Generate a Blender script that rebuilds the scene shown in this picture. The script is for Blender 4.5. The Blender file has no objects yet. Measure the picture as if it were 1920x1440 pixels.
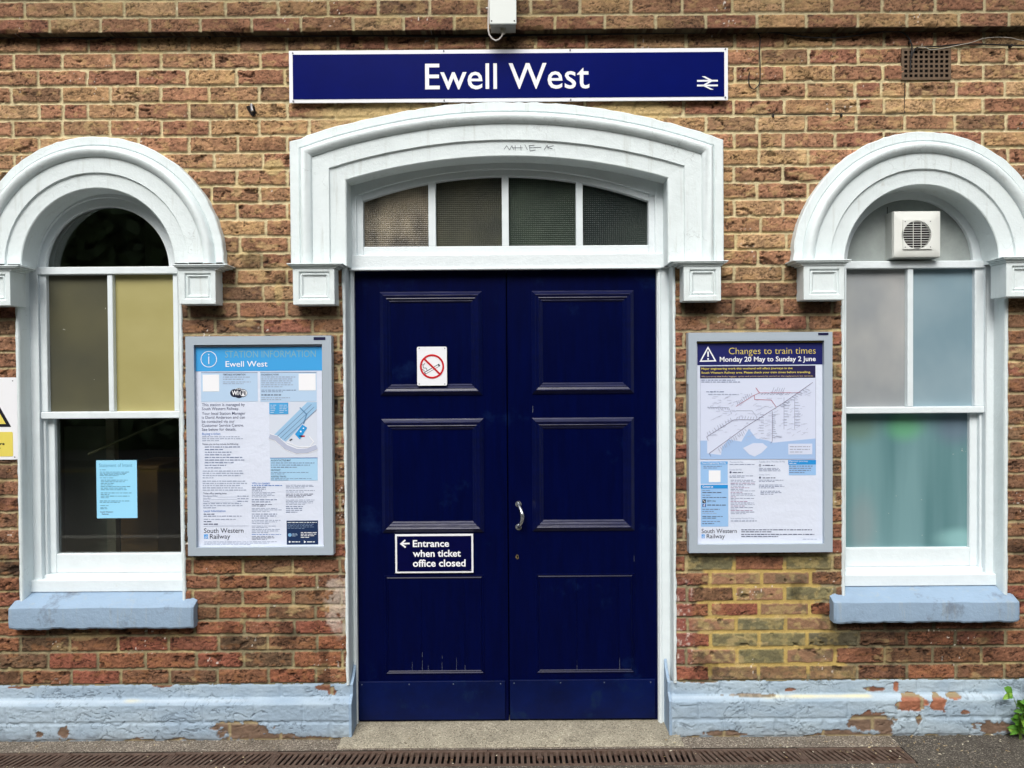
import bpy, bmesh, math, random
import numpy as np
from mathutils import Matrix, Vector, Euler

# ------------------------------------------------------------------ camera
SC = bpy.context.scene
COL = SC.collection
D, HC, F = 3.4, 1.65, 1404.0            # distance to wall, eye height, focal length in photo pixels (1920 wide)
PITCH, ROLL = math.radians(0.8), 0.0068
RM = (Matrix.Rotation(math.pi/2 - PITCH, 3, 'X') @ Matrix.Rotation(-ROLL, 3, 'Z'))
cd = bpy.data.cameras.new('camera'); cam = bpy.data.objects.new('camera', cd); COL.objects.link(cam)
cam.matrix_world = Matrix.Translation((0, -D, HC)) @ RM.to_4x4()
cd.sensor_width = 36; cd.lens = 36*F/1920; cd.clip_start = 0.05; cd.clip_end = 500
SC.camera = cam
# ------------------------------------------------------------------ world, sun, exposure
SUN_EL, SUN_AZ = math.radians(47), math.radians(12)     # azimuth from -Y (behind the camera), to the left
w = bpy.data.worlds.new('World'); SC.world = w; w.use_nodes = True
nt = w.node_tree; nt.nodes.clear()
sky = nt.nodes.new('ShaderNodeTexSky'); sky.sky_type = 'NISHITA'; sky.sun_disc = False
sky.sun_elevation = SUN_EL; sky.sun_rotation = math.pi + SUN_AZ
sky.air_density = 1.0; sky.dust_density = 4.0; sky.ozone_density = 1.0
bg = nt.nodes.new('ShaderNodeBackground'); bg.inputs['Strength'].default_value = 0.15
wo = nt.nodes.new('ShaderNodeOutputWorld')
hs = nt.nodes.new('ShaderNodeHueSaturation'); hs.inputs['Saturation'].default_value = .42
nt.links.new(sky.outputs[0], hs.inputs['Color']); nt.links.new(hs.outputs[0], bg.inputs[0]); nt.links.new(bg.outputs[0], wo.inputs[0])
sl = bpy.data.lights.new('sun', 'SUN'); sl.energy = 1.5; sl.angle = math.radians(30); sl.color = (1, .975, .93)
so = bpy.data.objects.new('sun', sl); COL.objects.link(so)
sd = Vector((-math.sin(SUN_AZ)*math.cos(SUN_EL), -math.cos(SUN_AZ)*math.cos(SUN_EL), math.sin(SUN_EL)))
so.rotation_euler = sd.to_track_quat('Z', 'Y').to_euler(); so.location = (0, -6, 9)
SC.view_settings.view_transform = 'Standard'; SC.view_settings.look = 'None'
SC.view_settings.exposure = 0.50; SC.view_settings.gamma = 1.0

random.seed(7)
R = np.random.RandomState(11)

# ------------------------------------------------------------------ helpers
def ray(u, v):
    return RM @ Vector(((u-960)/F, -(v-720)/F, -1))
def P(u, v, y=0.0):
    d = ray(u, v); t = (y + D)/d.y
    return d.x*t, HC + d.z*t
def PG(u, v, z=0.0):
    d = ray(u, v); t = (z-HC)/d.z
    return d.x*t, -D + d.y*t
def box_px(u0, v0, u1, v1, y):
    um, vm = (u0+u1)/2, (v0+v1)/2
    return P(u0, vm, y)[0], P(u1, vm, y)[0], P(um, v1, y)[1], P(um, v0, y)[1]     # x0 x1 z0 z1
def lin(c):
    return tuple(((x/255)/12.92 if x/255 <= .04045 else (((x/255)+.055)/1.055)**2.4) for x in c)
def sc_px(y): return (D+y)/F            # metres per pixel at depth y

ORG = {}
def root(name, label, cat, loc=(0, 0, 0), group=None):
    o = bpy.data.objects.new(name, None); COL.objects.link(o); o.location = loc
    o.empty_display_size = .1
    ORG[o.name] = Vector(loc); o['label'] = label; o['category'] = cat
    if group: o['group'] = group
    return o
def tag(o, label, cat, group=None, kind=None):
    if kind: o['kind'] = kind
    if label: o['label'] = label
    if cat: o['category'] = cat
    if group: o['group'] = group
    return o

class MB:
    def __init__(s): s.v = []; s.f = []; s.m = []; s.mats = []; s.smooth = set()
    def mi(s, m):
        if m is None: return 0
        if m not in s.mats: s.mats.append(m)
        return s.mats.index(m)
    def poly(s, pts, m=None):
        b = len(s.v); s.v += [tuple(p) for p in pts]; s.f.append(tuple(range(b, b+len(pts)))); s.m.append(s.mi(m))
    def box(s, x0, x1, y0, y1, z0, z1, m=None):
        if x0 > x1: x0, x1 = x1, x0
        if y0 > y1: y0, y1 = y1, y0
        if z0 > z1: z0, z1 = z1, z0
        b = len(s.v)
        s.v += [(x, y, z) for z in (z0, z1) for y in (y0, y1) for x in (x0, x1)]
        for q in ((0, 2, 3, 1), (4, 5, 7, 6), (0, 1, 5, 4), (2, 6, 7, 3), (0, 4, 6, 2), (1, 3, 7, 5)):
            s.f.append(tuple(b+i for i in q)); s.m.append(s.mi(m))
    def grid(s, rows, m=None, closed=False):      # rows: list of equal-length point lists
        b = len(s.v); n = len(rows[0])
        for r in rows: s.v += [tuple(p) for p in r]
        for i in range(len(rows)-1):
            for j in range(n-1 if not closed else n):
                j2 = (j+1) % n
                s.f.append((b+i*n+j, b+i*n+j2, b+(i+1)*n+j2, b+(i+1)*n+j)); s.m.append(s.mi(m))
    def tube(s, pts, r, seg=8, m=None, cap=True):
        rows = []
        pts = [Vector(p) for p in pts]
        up = Vector((0, -1, 0.01)).normalized()
        for i, p in enumerate(pts):
            t = (pts[min(i+1, len(pts)-1)] - pts[max(i-1, 0)]).normalized()
            a = t.cross(up)
            if a.length < 1e-3: a = t.cross(Vector((1, 0, 0)))
            a.normalize(); bb = t.cross(a)
            rr = r[i] if isinstance(r, (list, tuple)) else r
            rows.append([p + (a*math.cos(2*math.pi*k/seg) + bb*math.sin(2*math.pi*k/seg))*rr for k in range(seg)])
        s.grid(rows, m, closed=True)
        if cap:
            s.poly(rows[0][::-1], m); s.poly(rows[-1], m)
    def cyl(s, x, z, y0, y1, r, seg=20, m=None):
        s.tube([(x, y0, z), (x, y1, z)], r, seg, m)
    def extrude(s, pts, y0, y1, m=None):          # pts (x,z) ccw
        n = len(pts)
        s.poly([(x, y0, z) for x, z in pts], m); s.poly([(x, y1, z) for x, z in pts][::-1], m)
        for i in range(n):
            a, b = pts[i], pts[(i+1) % n]
            s.poly([(a[0], y0, a[1]), (a[0], y1, a[1]), (b[0], y1, b[1]), (b[0], y0, b[1])], m)
    def build(s, name, mat, parent=None, bevel=0, smooth=False, auto=True, loc=None, ang=38):
        o0 = Vector((0, 0, 0))
        if parent is not None: o0 = ORG[parent.name]
        elif loc is not None: o0 = Vector(loc)
        me = bpy.data.meshes.new(name)
        me.from_pydata([(a-o0.x, b-o0.y, c-o0.z) for a, b, c in s.v], [], s.f)
        if s.mats:
            for mm in s.mats: me.materials.append(mm)
            me.polygons.foreach_set('material_index', s.m)
        else: me.materials.append(mat)
        bm = bmesh.new(); bm.from_mesh(me)
        bmesh.ops.remove_doubles(bm, verts=bm.verts, dist=1e-6)
        bmesh.ops.recalc_face_normals(bm, faces=bm.faces)
        bm.to_mesh(me); bm.free()
        if smooth:
            me.polygons.foreach_set('use_smooth', [True]*len(me.polygons))
            if auto:
                try: me.set_sharp_from_angle(angle=math.radians(ang))
                except Exception: pass
        o = bpy.data.objects.new(name, me); COL.objects.link(o)
        if parent is not None: o.parent = parent
        elif loc is not None: o.location = loc
        ORG[o.name] = o0
        if bevel:
            b = o.modifiers.new('bevel', 'BEVEL'); b.width = bevel; b.segments = 2; b.limit_method = 'ANGLE'
            b.angle_limit = math.radians(40); b.harden_normals = False
        return o

def split_build(m, name, mat, parent, **k):
    """each loose piece of the builder becomes an object of its own"""
    par = list(range(len(m.v)))
    def fd(a):
        while par[a] != a: par[a] = par[par[a]]; a = par[a]
        return a
    key = {}
    for i, v in enumerate(m.v):
        kk = tuple(round(c, 6) for c in v)
        if kk in key: par[fd(i)] = fd(key[kk])
        else: key[kk] = i
    for f in m.f:
        for q in f[1:]: par[fd(q)] = fd(f[0])
    grp = {}
    for fi, f in enumerate(m.f): grp.setdefault(fd(f[0]), []).append(fi)
    out = []
    for g in grp.values():
        q = MB(); mp = {}
        for fi in g:
            for vi in m.f[fi]:
                if vi not in mp: mp[vi] = len(q.v); q.v.append(m.v[vi])
            q.f.append(tuple(mp[vi] for vi in m.f[fi])); q.m.append(0)
        out.append(q.build(name, mat if not m.mats else m.mats[m.m[g[0]]], parent, **k))
    return out

# ------------------------------------------------------------------ materials
def nodes(name):
    m = bpy.data.materials.new(name); m.use_nodes = True
    n = m.node_tree; b = n.nodes['Principled BSDF']
    return m, n, b
def N(n, t, **k):
    x = n.nodes.new(t)
    for a, v in k.items():
        if a.startswith('i_'): x.inputs[a[2:].replace('_', ' ')].default_value = v
        else: setattr(x, a, v)
    return x
_mc = {}
def mat(name, rgb, rough=.6, spec=.4, var=.0, vscale=6, bump=0, bscale=80, metal=0, stretch=None, dirt=None, dscale=3, dth=.62, coat=0, bump2=0, bscale2=8, wear=False):
    if name in _mc: return _mc[name]
    m, n, b = nodes(name)
    c = lin(rgb) + (1,)
    b.inputs['Base Color'].default_value = c; b.inputs['Roughness'].default_value = rough
    b.inputs['Specular IOR Level'].default_value = spec; b.inputs['Metallic'].default_value = metal
    b.inputs['Coat Weight'].default_value = coat; b.inputs['Coat Roughness'].default_value = .15
    tc = N(n, 'ShaderNodeTexCoord'); src = tc.outputs['Object']
    if stretch:
        mp = N(n, 'ShaderNodeMapping'); mp.inputs['Scale'].default_value = stretch
        n.links.new(src, mp.inputs[0]); src = mp.outputs[0]
    out = None
    if var:
        t = N(n, 'ShaderNodeTexNoise', i_Scale=vscale, i_Detail=6.0, i_Roughness=.65); n.links.new(src, t.inputs['Vector'])
        r = N(n, 'ShaderNodeMapRange'); r.inputs['From Min'].default_value = .25; r.inputs['From Max'].default_value = .75
        r.inputs['To Min'].default_value = 1-var; r.inputs['To Max'].default_value = 1+var
        n.links.new(t.outputs[0], r.inputs[0])
        mx = N(n, 'ShaderNodeMix', data_type='RGBA', blend_type='MULTIPLY'); mx.inputs[0].default_value = 1
        mx.inputs[6].default_value = c; n.links.new(r.outputs[0], mx.inputs[7]); out = mx.outputs[2]
    if dirt:
        t = N(n, 'ShaderNodeTexNoise', i_Scale=dscale, i_Detail=8.0, i_Roughness=.7); n.links.new(tc.outputs['Object'], t.inputs['Vector'])
        r = N(n, 'ShaderNodeMapRange'); r.inputs['From Min'].default_value = dth; r.inputs['From Max'].default_value = dth+.12
        n.links.new(t.outputs[0], r.inputs[0])
        mx = N(n, 'ShaderNodeMix', data_type='RGBA'); mx.inputs[6].default_value = c
        if out: n.links.new(out, mx.inputs[6])
        mx.inputs[7].default_value = lin(dirt) + (1,); n.links.new(r.outputs[0], mx.inputs[0]); out = mx.outputs[2]
    if wear:
        mp2 = N(n, 'ShaderNodeMapping'); mp2.inputs['Scale'].default_value = (26, 26, 2.2); n.links.new(tc.outputs['Object'], mp2.inputs[0])
        t = N(n, 'ShaderNodeTexNoise', i_Scale=1.0, i_Detail=5.0, i_Roughness=.7); n.links.new(mp2.outputs[0], t.inputs['Vector'])
        r = N(n, 'ShaderNodeMapRange'); r.inputs['From Min'].default_value = .56; r.inputs['From Max'].default_value = .78; r.inputs['To Max'].default_value = .55; n.links.new(t.outputs[0], r.inputs[0])
        mx = N(n, 'ShaderNodeMix', data_type='RGBA'); n.links.new(out, mx.inputs[6]); mx.inputs[7].default_value = lin((172, 176, 168))+(1,); n.links.new(r.outputs[0], mx.inputs[0]); out = mx.outputs[2]
        v = N(n, 'ShaderNodeTexVoronoi', feature='DISTANCE_TO_EDGE', i_Scale=5.5)
        wv = N(n, 'ShaderNodeTexNoise', i_Scale=12.0, i_Detail=5.0); n.links.new(tc.outputs['Object'], wv.inputs['Vector'])
        va = N(n, 'ShaderNodeVectorMath', operation='MULTIPLY_ADD'); n.links.new(wv.outputs['Color'], va.inputs[0]); va.inputs[1].default_value = (.16, .16, .16); n.links.new(tc.outputs['Object'], va.inputs[2]); n.links.new(va.outputs[0], v.inputs['Vector'])
        r = N(n, 'ShaderNodeMapRange'); r.inputs['From Min'].default_value = .0; r.inputs['From Max'].default_value = .009; r.inputs['To Min'].default_value = 1; r.inputs['To Max'].default_value = 0; n.links.new(v.outputs['Distance'], r.inputs[0])
        t = N(n, 'ShaderNodeTexNoise', i_Scale=3.3, i_Detail=3.0); n.links.new(tc.outputs['Object'], t.inputs['Vector'])
        r2 = N(n, 'ShaderNodeMapRange'); r2.inputs['From Min'].default_value = .56; r2.inputs['From Max'].default_value = .64; r2.inputs['To Max'].default_value = .35; n.links.new(t.outputs[0], r2.inputs[0])
        mu_ = N(n, 'ShaderNodeMath', operation='MULTIPLY'); n.links.new(r.outputs[0], mu_.inputs[0]); n.links.new(r2.outputs[0], mu_.inputs[1])
        mx = N(n, 'ShaderNodeMix', data_type='RGBA'); n.links.new(out, mx.inputs[6]); mx.inputs[7].default_value = lin((130, 136, 134))+(1,); n.links.new(mu_.outputs[0], mx.inputs[0]); out = mx.outputs[2]
    if out: n.links.new(out, b.inputs['Base Color'])
    nrm = None
    for bb, bs in ((bump, bscale), (bump2, bscale2)):
        if not bb: continue
        t = N(n, 'ShaderNodeTexNoise', i_Scale=bs, i_Detail=5.0, i_Roughness=.6); n.links.new(src, t.inputs['Vector'])
        bp = N(n, 'ShaderNodeBump', i_Strength=1.0, i_Distance=bb); n.links.new(t.outputs[0], bp.inputs['Height'])
        if nrm: n.links.new(nrm, bp.inputs['Normal'])
        nrm = bp.outputs[0]
    if nrm: n.links.new(nrm, b.inputs['Normal'])
    _mc[name] = m
    return m
def attr_mat(name, rough=.9, amp=.22, scale=260, bump=.0012, spec=.25):
    m, n, b = nodes(name)
    a = N(n, 'ShaderNodeAttribute', attribute_name='Col')
    tc = N(n, 'ShaderNodeTexCoord')
    t = N(n, 'ShaderNodeTexNoise', i_Scale=scale, i_Detail=4.0, i_Roughness=.7); n.links.new(tc.outputs['Object'], t.inputs['Vector'])
    r = N(n, 'ShaderNodeMapRange'); r.inputs['From Min'].default_value = .3; r.inputs['From Max'].default_value = .7
    r.inputs['To Min'].default_value = 1-amp; r.inputs['To Max'].default_value = 1+amp
    n.links.new(t.outputs[0], r.inputs[0])
    mx = N(n, 'ShaderNodeMix', data_type='RGBA', blend_type='MULTIPLY'); mx.inputs[0].default_value = 1
    n.links.new(a.outputs['Color'], mx.inputs[6]); n.links.new(r.outputs[0], mx.inputs[7])
    n.links.new(mx.outputs[2], b.inputs['Base Color'])
    bp = N(n, 'ShaderNodeBump', i_Strength=1.0, i_Distance=bump); n.links.new(t.outputs[0], bp.inputs['Height'])
    n.links.new(bp.outputs[0], b.inputs['Normal'])
    b.inputs['Roughness'].default_value = rough; b.inputs['Specular IOR Level'].default_value = spec
    return m
def clear_glass(name='clear_glass'):
    if name in _mc: return _mc[name]
    m, n, b = nodes(name); n.nodes.remove(b); out = n.nodes['Material Output']
    tr = N(n, 'ShaderNodeBsdfTransparent'); tr.inputs[0].default_value = (.9, .94, .91, 1)
    gl = N(n, 'ShaderNodeBsdfGlossy'); gl.inputs['Roughness'].default_value = .02
    lw = N(n, 'ShaderNodeFresnel'); lw.inputs['IOR'].default_value = 1.6
    ma = N(n, 'ShaderNodeMath', operation='MULTIPLY'); ma.inputs[1].default_value = 2.0; n.links.new(lw.outputs[0], ma.inputs[0])
    mx = N(n, 'ShaderNodeMixShader'); n.links.new(ma.outputs[0], mx.inputs[0]); n.links.new(tr.outputs[0], mx.inputs[1]); n.links.new(gl.outputs[0], mx.inputs[2])
    n.links.new(mx.outputs[0], out.inputs[0]); _mc[name] = m
    return m
PM = {}
def ink(rgb, rough=.55):
    k = tuple(rgb)
    if k not in PM:
        PM[k] = mat('ink_%d_%d_%d' % k, rgb, rough=rough, spec=.3)
    return PM[k]

WHITE = mat('white_gloss_paint', (219, 229, 230), rough=.42, spec=.4, var=.035, vscale=9, bump=.0008, bscale=120, bump2=.004, bscale2=14, dirt=(188, 190, 182), dscale=5, dth=.66, wear=True)
WHITEW = mat('white_wood_paint', (221, 230, 233), rough=.38, spec=.4, var=.04, vscale=12, bump=.0008, bscale=60, bump2=.003, bscale2=18, stretch=(1, 1, 1), dirt=(196, 198, 194), dscale=7, dth=.68)
SILLP = mat('blue_sill_paint', (144, 167, 190), rough=.6, spec=.3, var=.08, vscale=7, bump=.0016, bscale=90, bump2=.003, bscale2=30, dirt=(112, 124, 138), dscale=6, dth=.58, wear=True)
NAVY = mat('navy_door_paint', (0, 5, 48), rough=.3, spec=.12, dirt=(10, 26, 66), dscale=4, dth=.58, var=.3, vscale=5, bump=.0004, bscale=14, stretch=(9, 1, 1))
NAVYK = mat('navy_kick_paint', (0, 14, 62), rough=.42, spec=.2, dirt=(10, 30, 66), dscale=9, dth=.56, var=.4, vscale=6, bump=.0006, bscale=40)
NAVYM = mat('navy_moulding_paint', (0, 7, 54), rough=.3, spec=.32, var=.3, vscale=40, bump=.001, bscale=50, stretch=(.2, 1, 1))
BRICK = attr_mat('stock_brickwork')
PAINTB = attr_mat('painted_brickwork', rough=.6, amp=.06, scale=120, bump=.0012, spec=.3)
SILVER = mat('silver_anodised_frame', (168, 180, 191), rough=.4, spec=.4, metal=.05, var=.03)
SCREW = mat('screw_steel', (110, 112, 118), rough=.35, metal=.8)
BLACKC = mat('black_cable', (22, 20, 20), rough=.6)
WHITEC = mat('white_cable', (205, 200, 195), rough=.5)

def ground_mat(name, base, speck_hi, speck_lo, sc=90, bump=.004, var=.25):
    m, n, b = nodes(name)
    tc = N(n, 'ShaderNodeTexCoord')
    t = N(n, 'ShaderNodeTexNoise', i_Scale=7.0, i_Detail=7.0, i_Roughness=.7); n.links.new(tc.outputs['Object'], t.inputs['Vector'])
    r = N(n, 'ShaderNodeMapRange'); r.inputs['From Min'].default_value = .3; r.inputs['From Max'].default_value = .7; r.inputs['To Min'].default_value = 1-var; r.inputs['To Max'].default_value = 1+var
    n.links.new(t.outputs[0], r.inputs[0])
    v = N(n, 'ShaderNodeTexVoronoi', i_Scale=float(sc)); n.links.new(tc.outputs['Object'], v.inputs['Vector'])
    sp = N(n, 'ShaderNodeSeparateColor'); n.links.new(v.outputs['Color'], sp.inputs[0])
    cr = N(n, 'ShaderNodeValToRGB'); e = cr.color_ramp.elements
    e[0].position = 0; e[0].color = lin(speck_lo)+(1,); e[1].position = 1; e[1].color = lin(speck_hi)+(1,)
    for p_, c in ((.3, base), (.78, base)):
        k = e.new(p_); k.color = lin(c)+(1,)
    n.links.new(sp.outputs[0], cr.inputs[0])
    mx = N(n, 'ShaderNodeMix', data_type='RGBA', blend_type='MULTIPLY'); mx.inputs[0].default_value = 1
    n.links.new(cr.outputs[0], mx.inputs[6]); n.links.new(r.outputs[0], mx.inputs[7]); n.links.new(mx.outputs[2], b.inputs['Base Color'])
    t2 = N(n, 'ShaderNodeTexNoise', i_Scale=sc*1.6, i_Detail=4.0); n.links.new(tc.outputs['Object'], t2.inputs['Vector'])
    ad = N(n, 'ShaderNodeMath', operation='SUBTRACT'); n.links.new(t2.outputs[0], ad.inputs[0]); n.links.new(v.outputs['Distance'], ad.inputs[1])
    bp = N(n, 'ShaderNodeBump', i_Strength=1.0, i_Distance=bump); n.links.new(ad.outputs[0], bp.inputs['Height']); n.links.new(bp.outputs[0], b.inputs['Normal'])
    b.inputs['Roughness'].default_value = .9; b.inputs['Specular IOR Level'].default_value = .25
    return m
# ------------------------------------------------------------------ numpy noise
_T = R.rand(512, 512)
def vn(x, y):
    xi = np.floor(x).astype(np.int64); yi = np.floor(y).astype(np.int64)
    fx = x-xi; fy = y-yi; fx = fx*fx*(3-2*fx); fy = fy*fy*(3-2*fy)
    a = _T[yi & 511, xi & 511]; b = _T[yi & 511, (xi+1) & 511]; c = _T[(yi+1) & 511, xi & 511]; d = _T[(yi+1) & 511, (xi+1) & 511]
    return (a*(1-fx)+b*fx)*(1-fy)+(c*(1-fx)+d*fx)*fy
def fbm(x, y, o=4, g=.55):
    s = 0; a = 1; t = 0
    for i in range(o):
        s = s+a*vn(x*2**i+17.3*i, y*2**i+9.1*i); t += a; a *= g
    return s/t
def ss(a, b, x):
    t = np.clip((x-a)/(b-a), 0, 1); return t*t*(3-2*t)
def mixc(A, B, t): return A*(1-t[..., None])+B*t[..., None]
def L(*c): return np.array(lin(c))

PITCHX = 92.6*D/F
def brick_pattern(XX, ZZ, rows, x0, seed, jw=.0050, split=.03):
    rows = np.array(sorted(rows))
    wx = XX+.0048*(fbm(XX*34, ZZ*50, 3)-.5)+.004*(fbm(XX*7, ZZ*9, 2)-.5)
    wz = ZZ+.0052*(fbm(XX*24+50, ZZ*36, 3)-.5)+.004*(fbm(XX*3+50, ZZ*3, 2)-.5)
    k = np.clip(np.searchsorted(rows, wz)-1, 0, len(rows)-2)
    rr = np.random.RandomState(seed)
    rj = (rr.rand(len(rows))-.5)*.016
    off = x0 + ((len(rows)-k) % 2)*.5*PITCHX + rj[k]
    q = (wx-off)/PITCHX; n = np.floor(q); fx = (q-n)*PITCHX
    H = rr.rand(64, 64, 8)
    h = H[k & 63, n.astype(int) & 63]
    # per joint jitter
    jl = (H[k & 63, n.astype(int) & 63, 7]-.5)*.012; jr = (H[k & 63, (n.astype(int)+1) & 63, 7]-.5)*.012
    dx = np.minimum(fx-jl, PITCHX+jr-fx)
    sp = h[..., 6] < split
    dsp = np.abs(fx-PITCHX*.5)
    dx = np.where(sp, np.minimum(dx, dsp), dx)
    half = sp & (fx > PITCHX*.5)
    h = np.where(half[..., None], H[(k+31) & 63, (n.astype(int)+17) & 63], h)
    dz = np.minimum(wz-rows[k], rows[k+1]-wz)
    ax = dx-jw*1.15; az = dz-jw*(.8+.5*h[..., 5])
    d = np.where((ax < .006) & (az < .006), .006-np.sqrt(np.clip(.006-ax, 0, 1)**2+np.clip(.006-az, 0, 1)**2), np.minimum(ax, az))
    top = rows[k+1]-wz
    global LASTC
    LASTC = ((PITCHX/2-fx)*413, (wz-(rows[k]+rows[k+1])/2)*413)
    return d, h, k, n, dz, top, wz-rows[k]

def heightmesh(name, Xs, Zs, Y, C, keep, mat_, parent, back=None):
    nz, nx = Y.shape
    XX, ZZ = np.meshgrid(Xs, Zs)
    o0 = ORG[parent.name]
    co = np.stack([XX-o0.x, Y-o0.y, ZZ-o0.z], -1).reshape(-1, 3).astype(np.float32)
    idx = np.arange(nz*nx).reshape(nz, nx)
    f = np.stack([idx[:-1, :-1], idx[:-1, 1:], idx[1:, 1:], idx[1:, :-1]], -1).reshape(-1, 4)
    f = f[keep.reshape(-1)]
    used = np.unique(f); rem = np.full(nz*nx, -1, np.int64); rem[used] = np.arange(len(used))
    f = rem[f]; co = co[used]; cc = C.reshape(-1, 3)[used]
    me = bpy.data.meshes.new(name)
    me.vertices.add(len(co)); me.vertices.foreach_set('co', co.ravel())
    me.loops.add(f.size); me.loops.foreach_set('vertex_index', f.ravel().astype(np.int32))
    me.polygons.add(len(f)); me.polygons.foreach_set('loop_start', np.arange(0, f.size, 4, dtype=np.int32))
    me.update(calc_edges=True)
    a = me.color_attributes.new('Col', 'FLOAT_COLOR', 'POINT')
    a.data.foreach_set('color', np.concatenate([cc, np.ones((len(cc), 1))], 1).astype(np.float32).ravel())
    me.polygons.foreach_set('use_smooth', np.ones(len(f), bool))
    me.materials.append(mat_)
    o = bpy.data.objects.new(name, me); COL.objects.link(o); o.parent = parent; ORG[o.name] = o0
    return o
def axis_x(a, b, fine=.0039, lim=2.42):
    out = list(np.arange(max(a, -lim), min(b, lim), fine))
    l = list(np.arange(a, -lim, .014)) if a < -lim else []
    r = list(np.arange(lim, b+.001, .014)) if b > lim else [b]
    return np.array(l+out+r)

# ================================================================== THE BUILDING
BLD = root('station_building', 'brown brick station building with blue double doors, two round-headed windows and white surrounds', 'building', (0, 0, 0))

def Zv(v, y=0): return P(700, v, y)[1]
def Zl(v, y=0): return P(450, v, y)[1]
ZPT = Zl(1282)                                            # top of blue painted base
rows_px = [98+31.4*k for k in range(13)]+[505, 535, 565, 597, 627]+[627+30*k for k in range(1, 15)]+[1077, 1105, 1135, 1162, 1190, 1220, 1252, 1282]
rows_wall = [Zl(v) for v in rows_px]+[Zl(66)]
ZSOF = Zl(64)
# openings in the wall plane
OL = (P(40, 840)[0], P(342, 840)[0]); OR_ = (P(1581, 840)[0], P(1882.5, 840)[0]); OD = (P(650, 900)[0], P(1263, 900)[0])
FY = -.050
CL = P(181, 496, FY); RLo = 239*sc_px(FY); RLi = 145*sc_px(FY)
CR = P(1731, 491, FY); RRo = 243*sc_px(FY); RRi = 146.5*sc_px(FY)
CDx = P(950, 290, FY)[0]; ZDi = P(950, 290, FY)[1]; WDi = 303*sc_px(FY); RDi = 1089*sc_px(FY); CDz = ZDi-RDi
DTH = 98*sc_px(FY)

def zones(XX, ZZ):
    U = 960+XX*413; V = 700+(1.65-ZZ)*413
    return U, V

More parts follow.
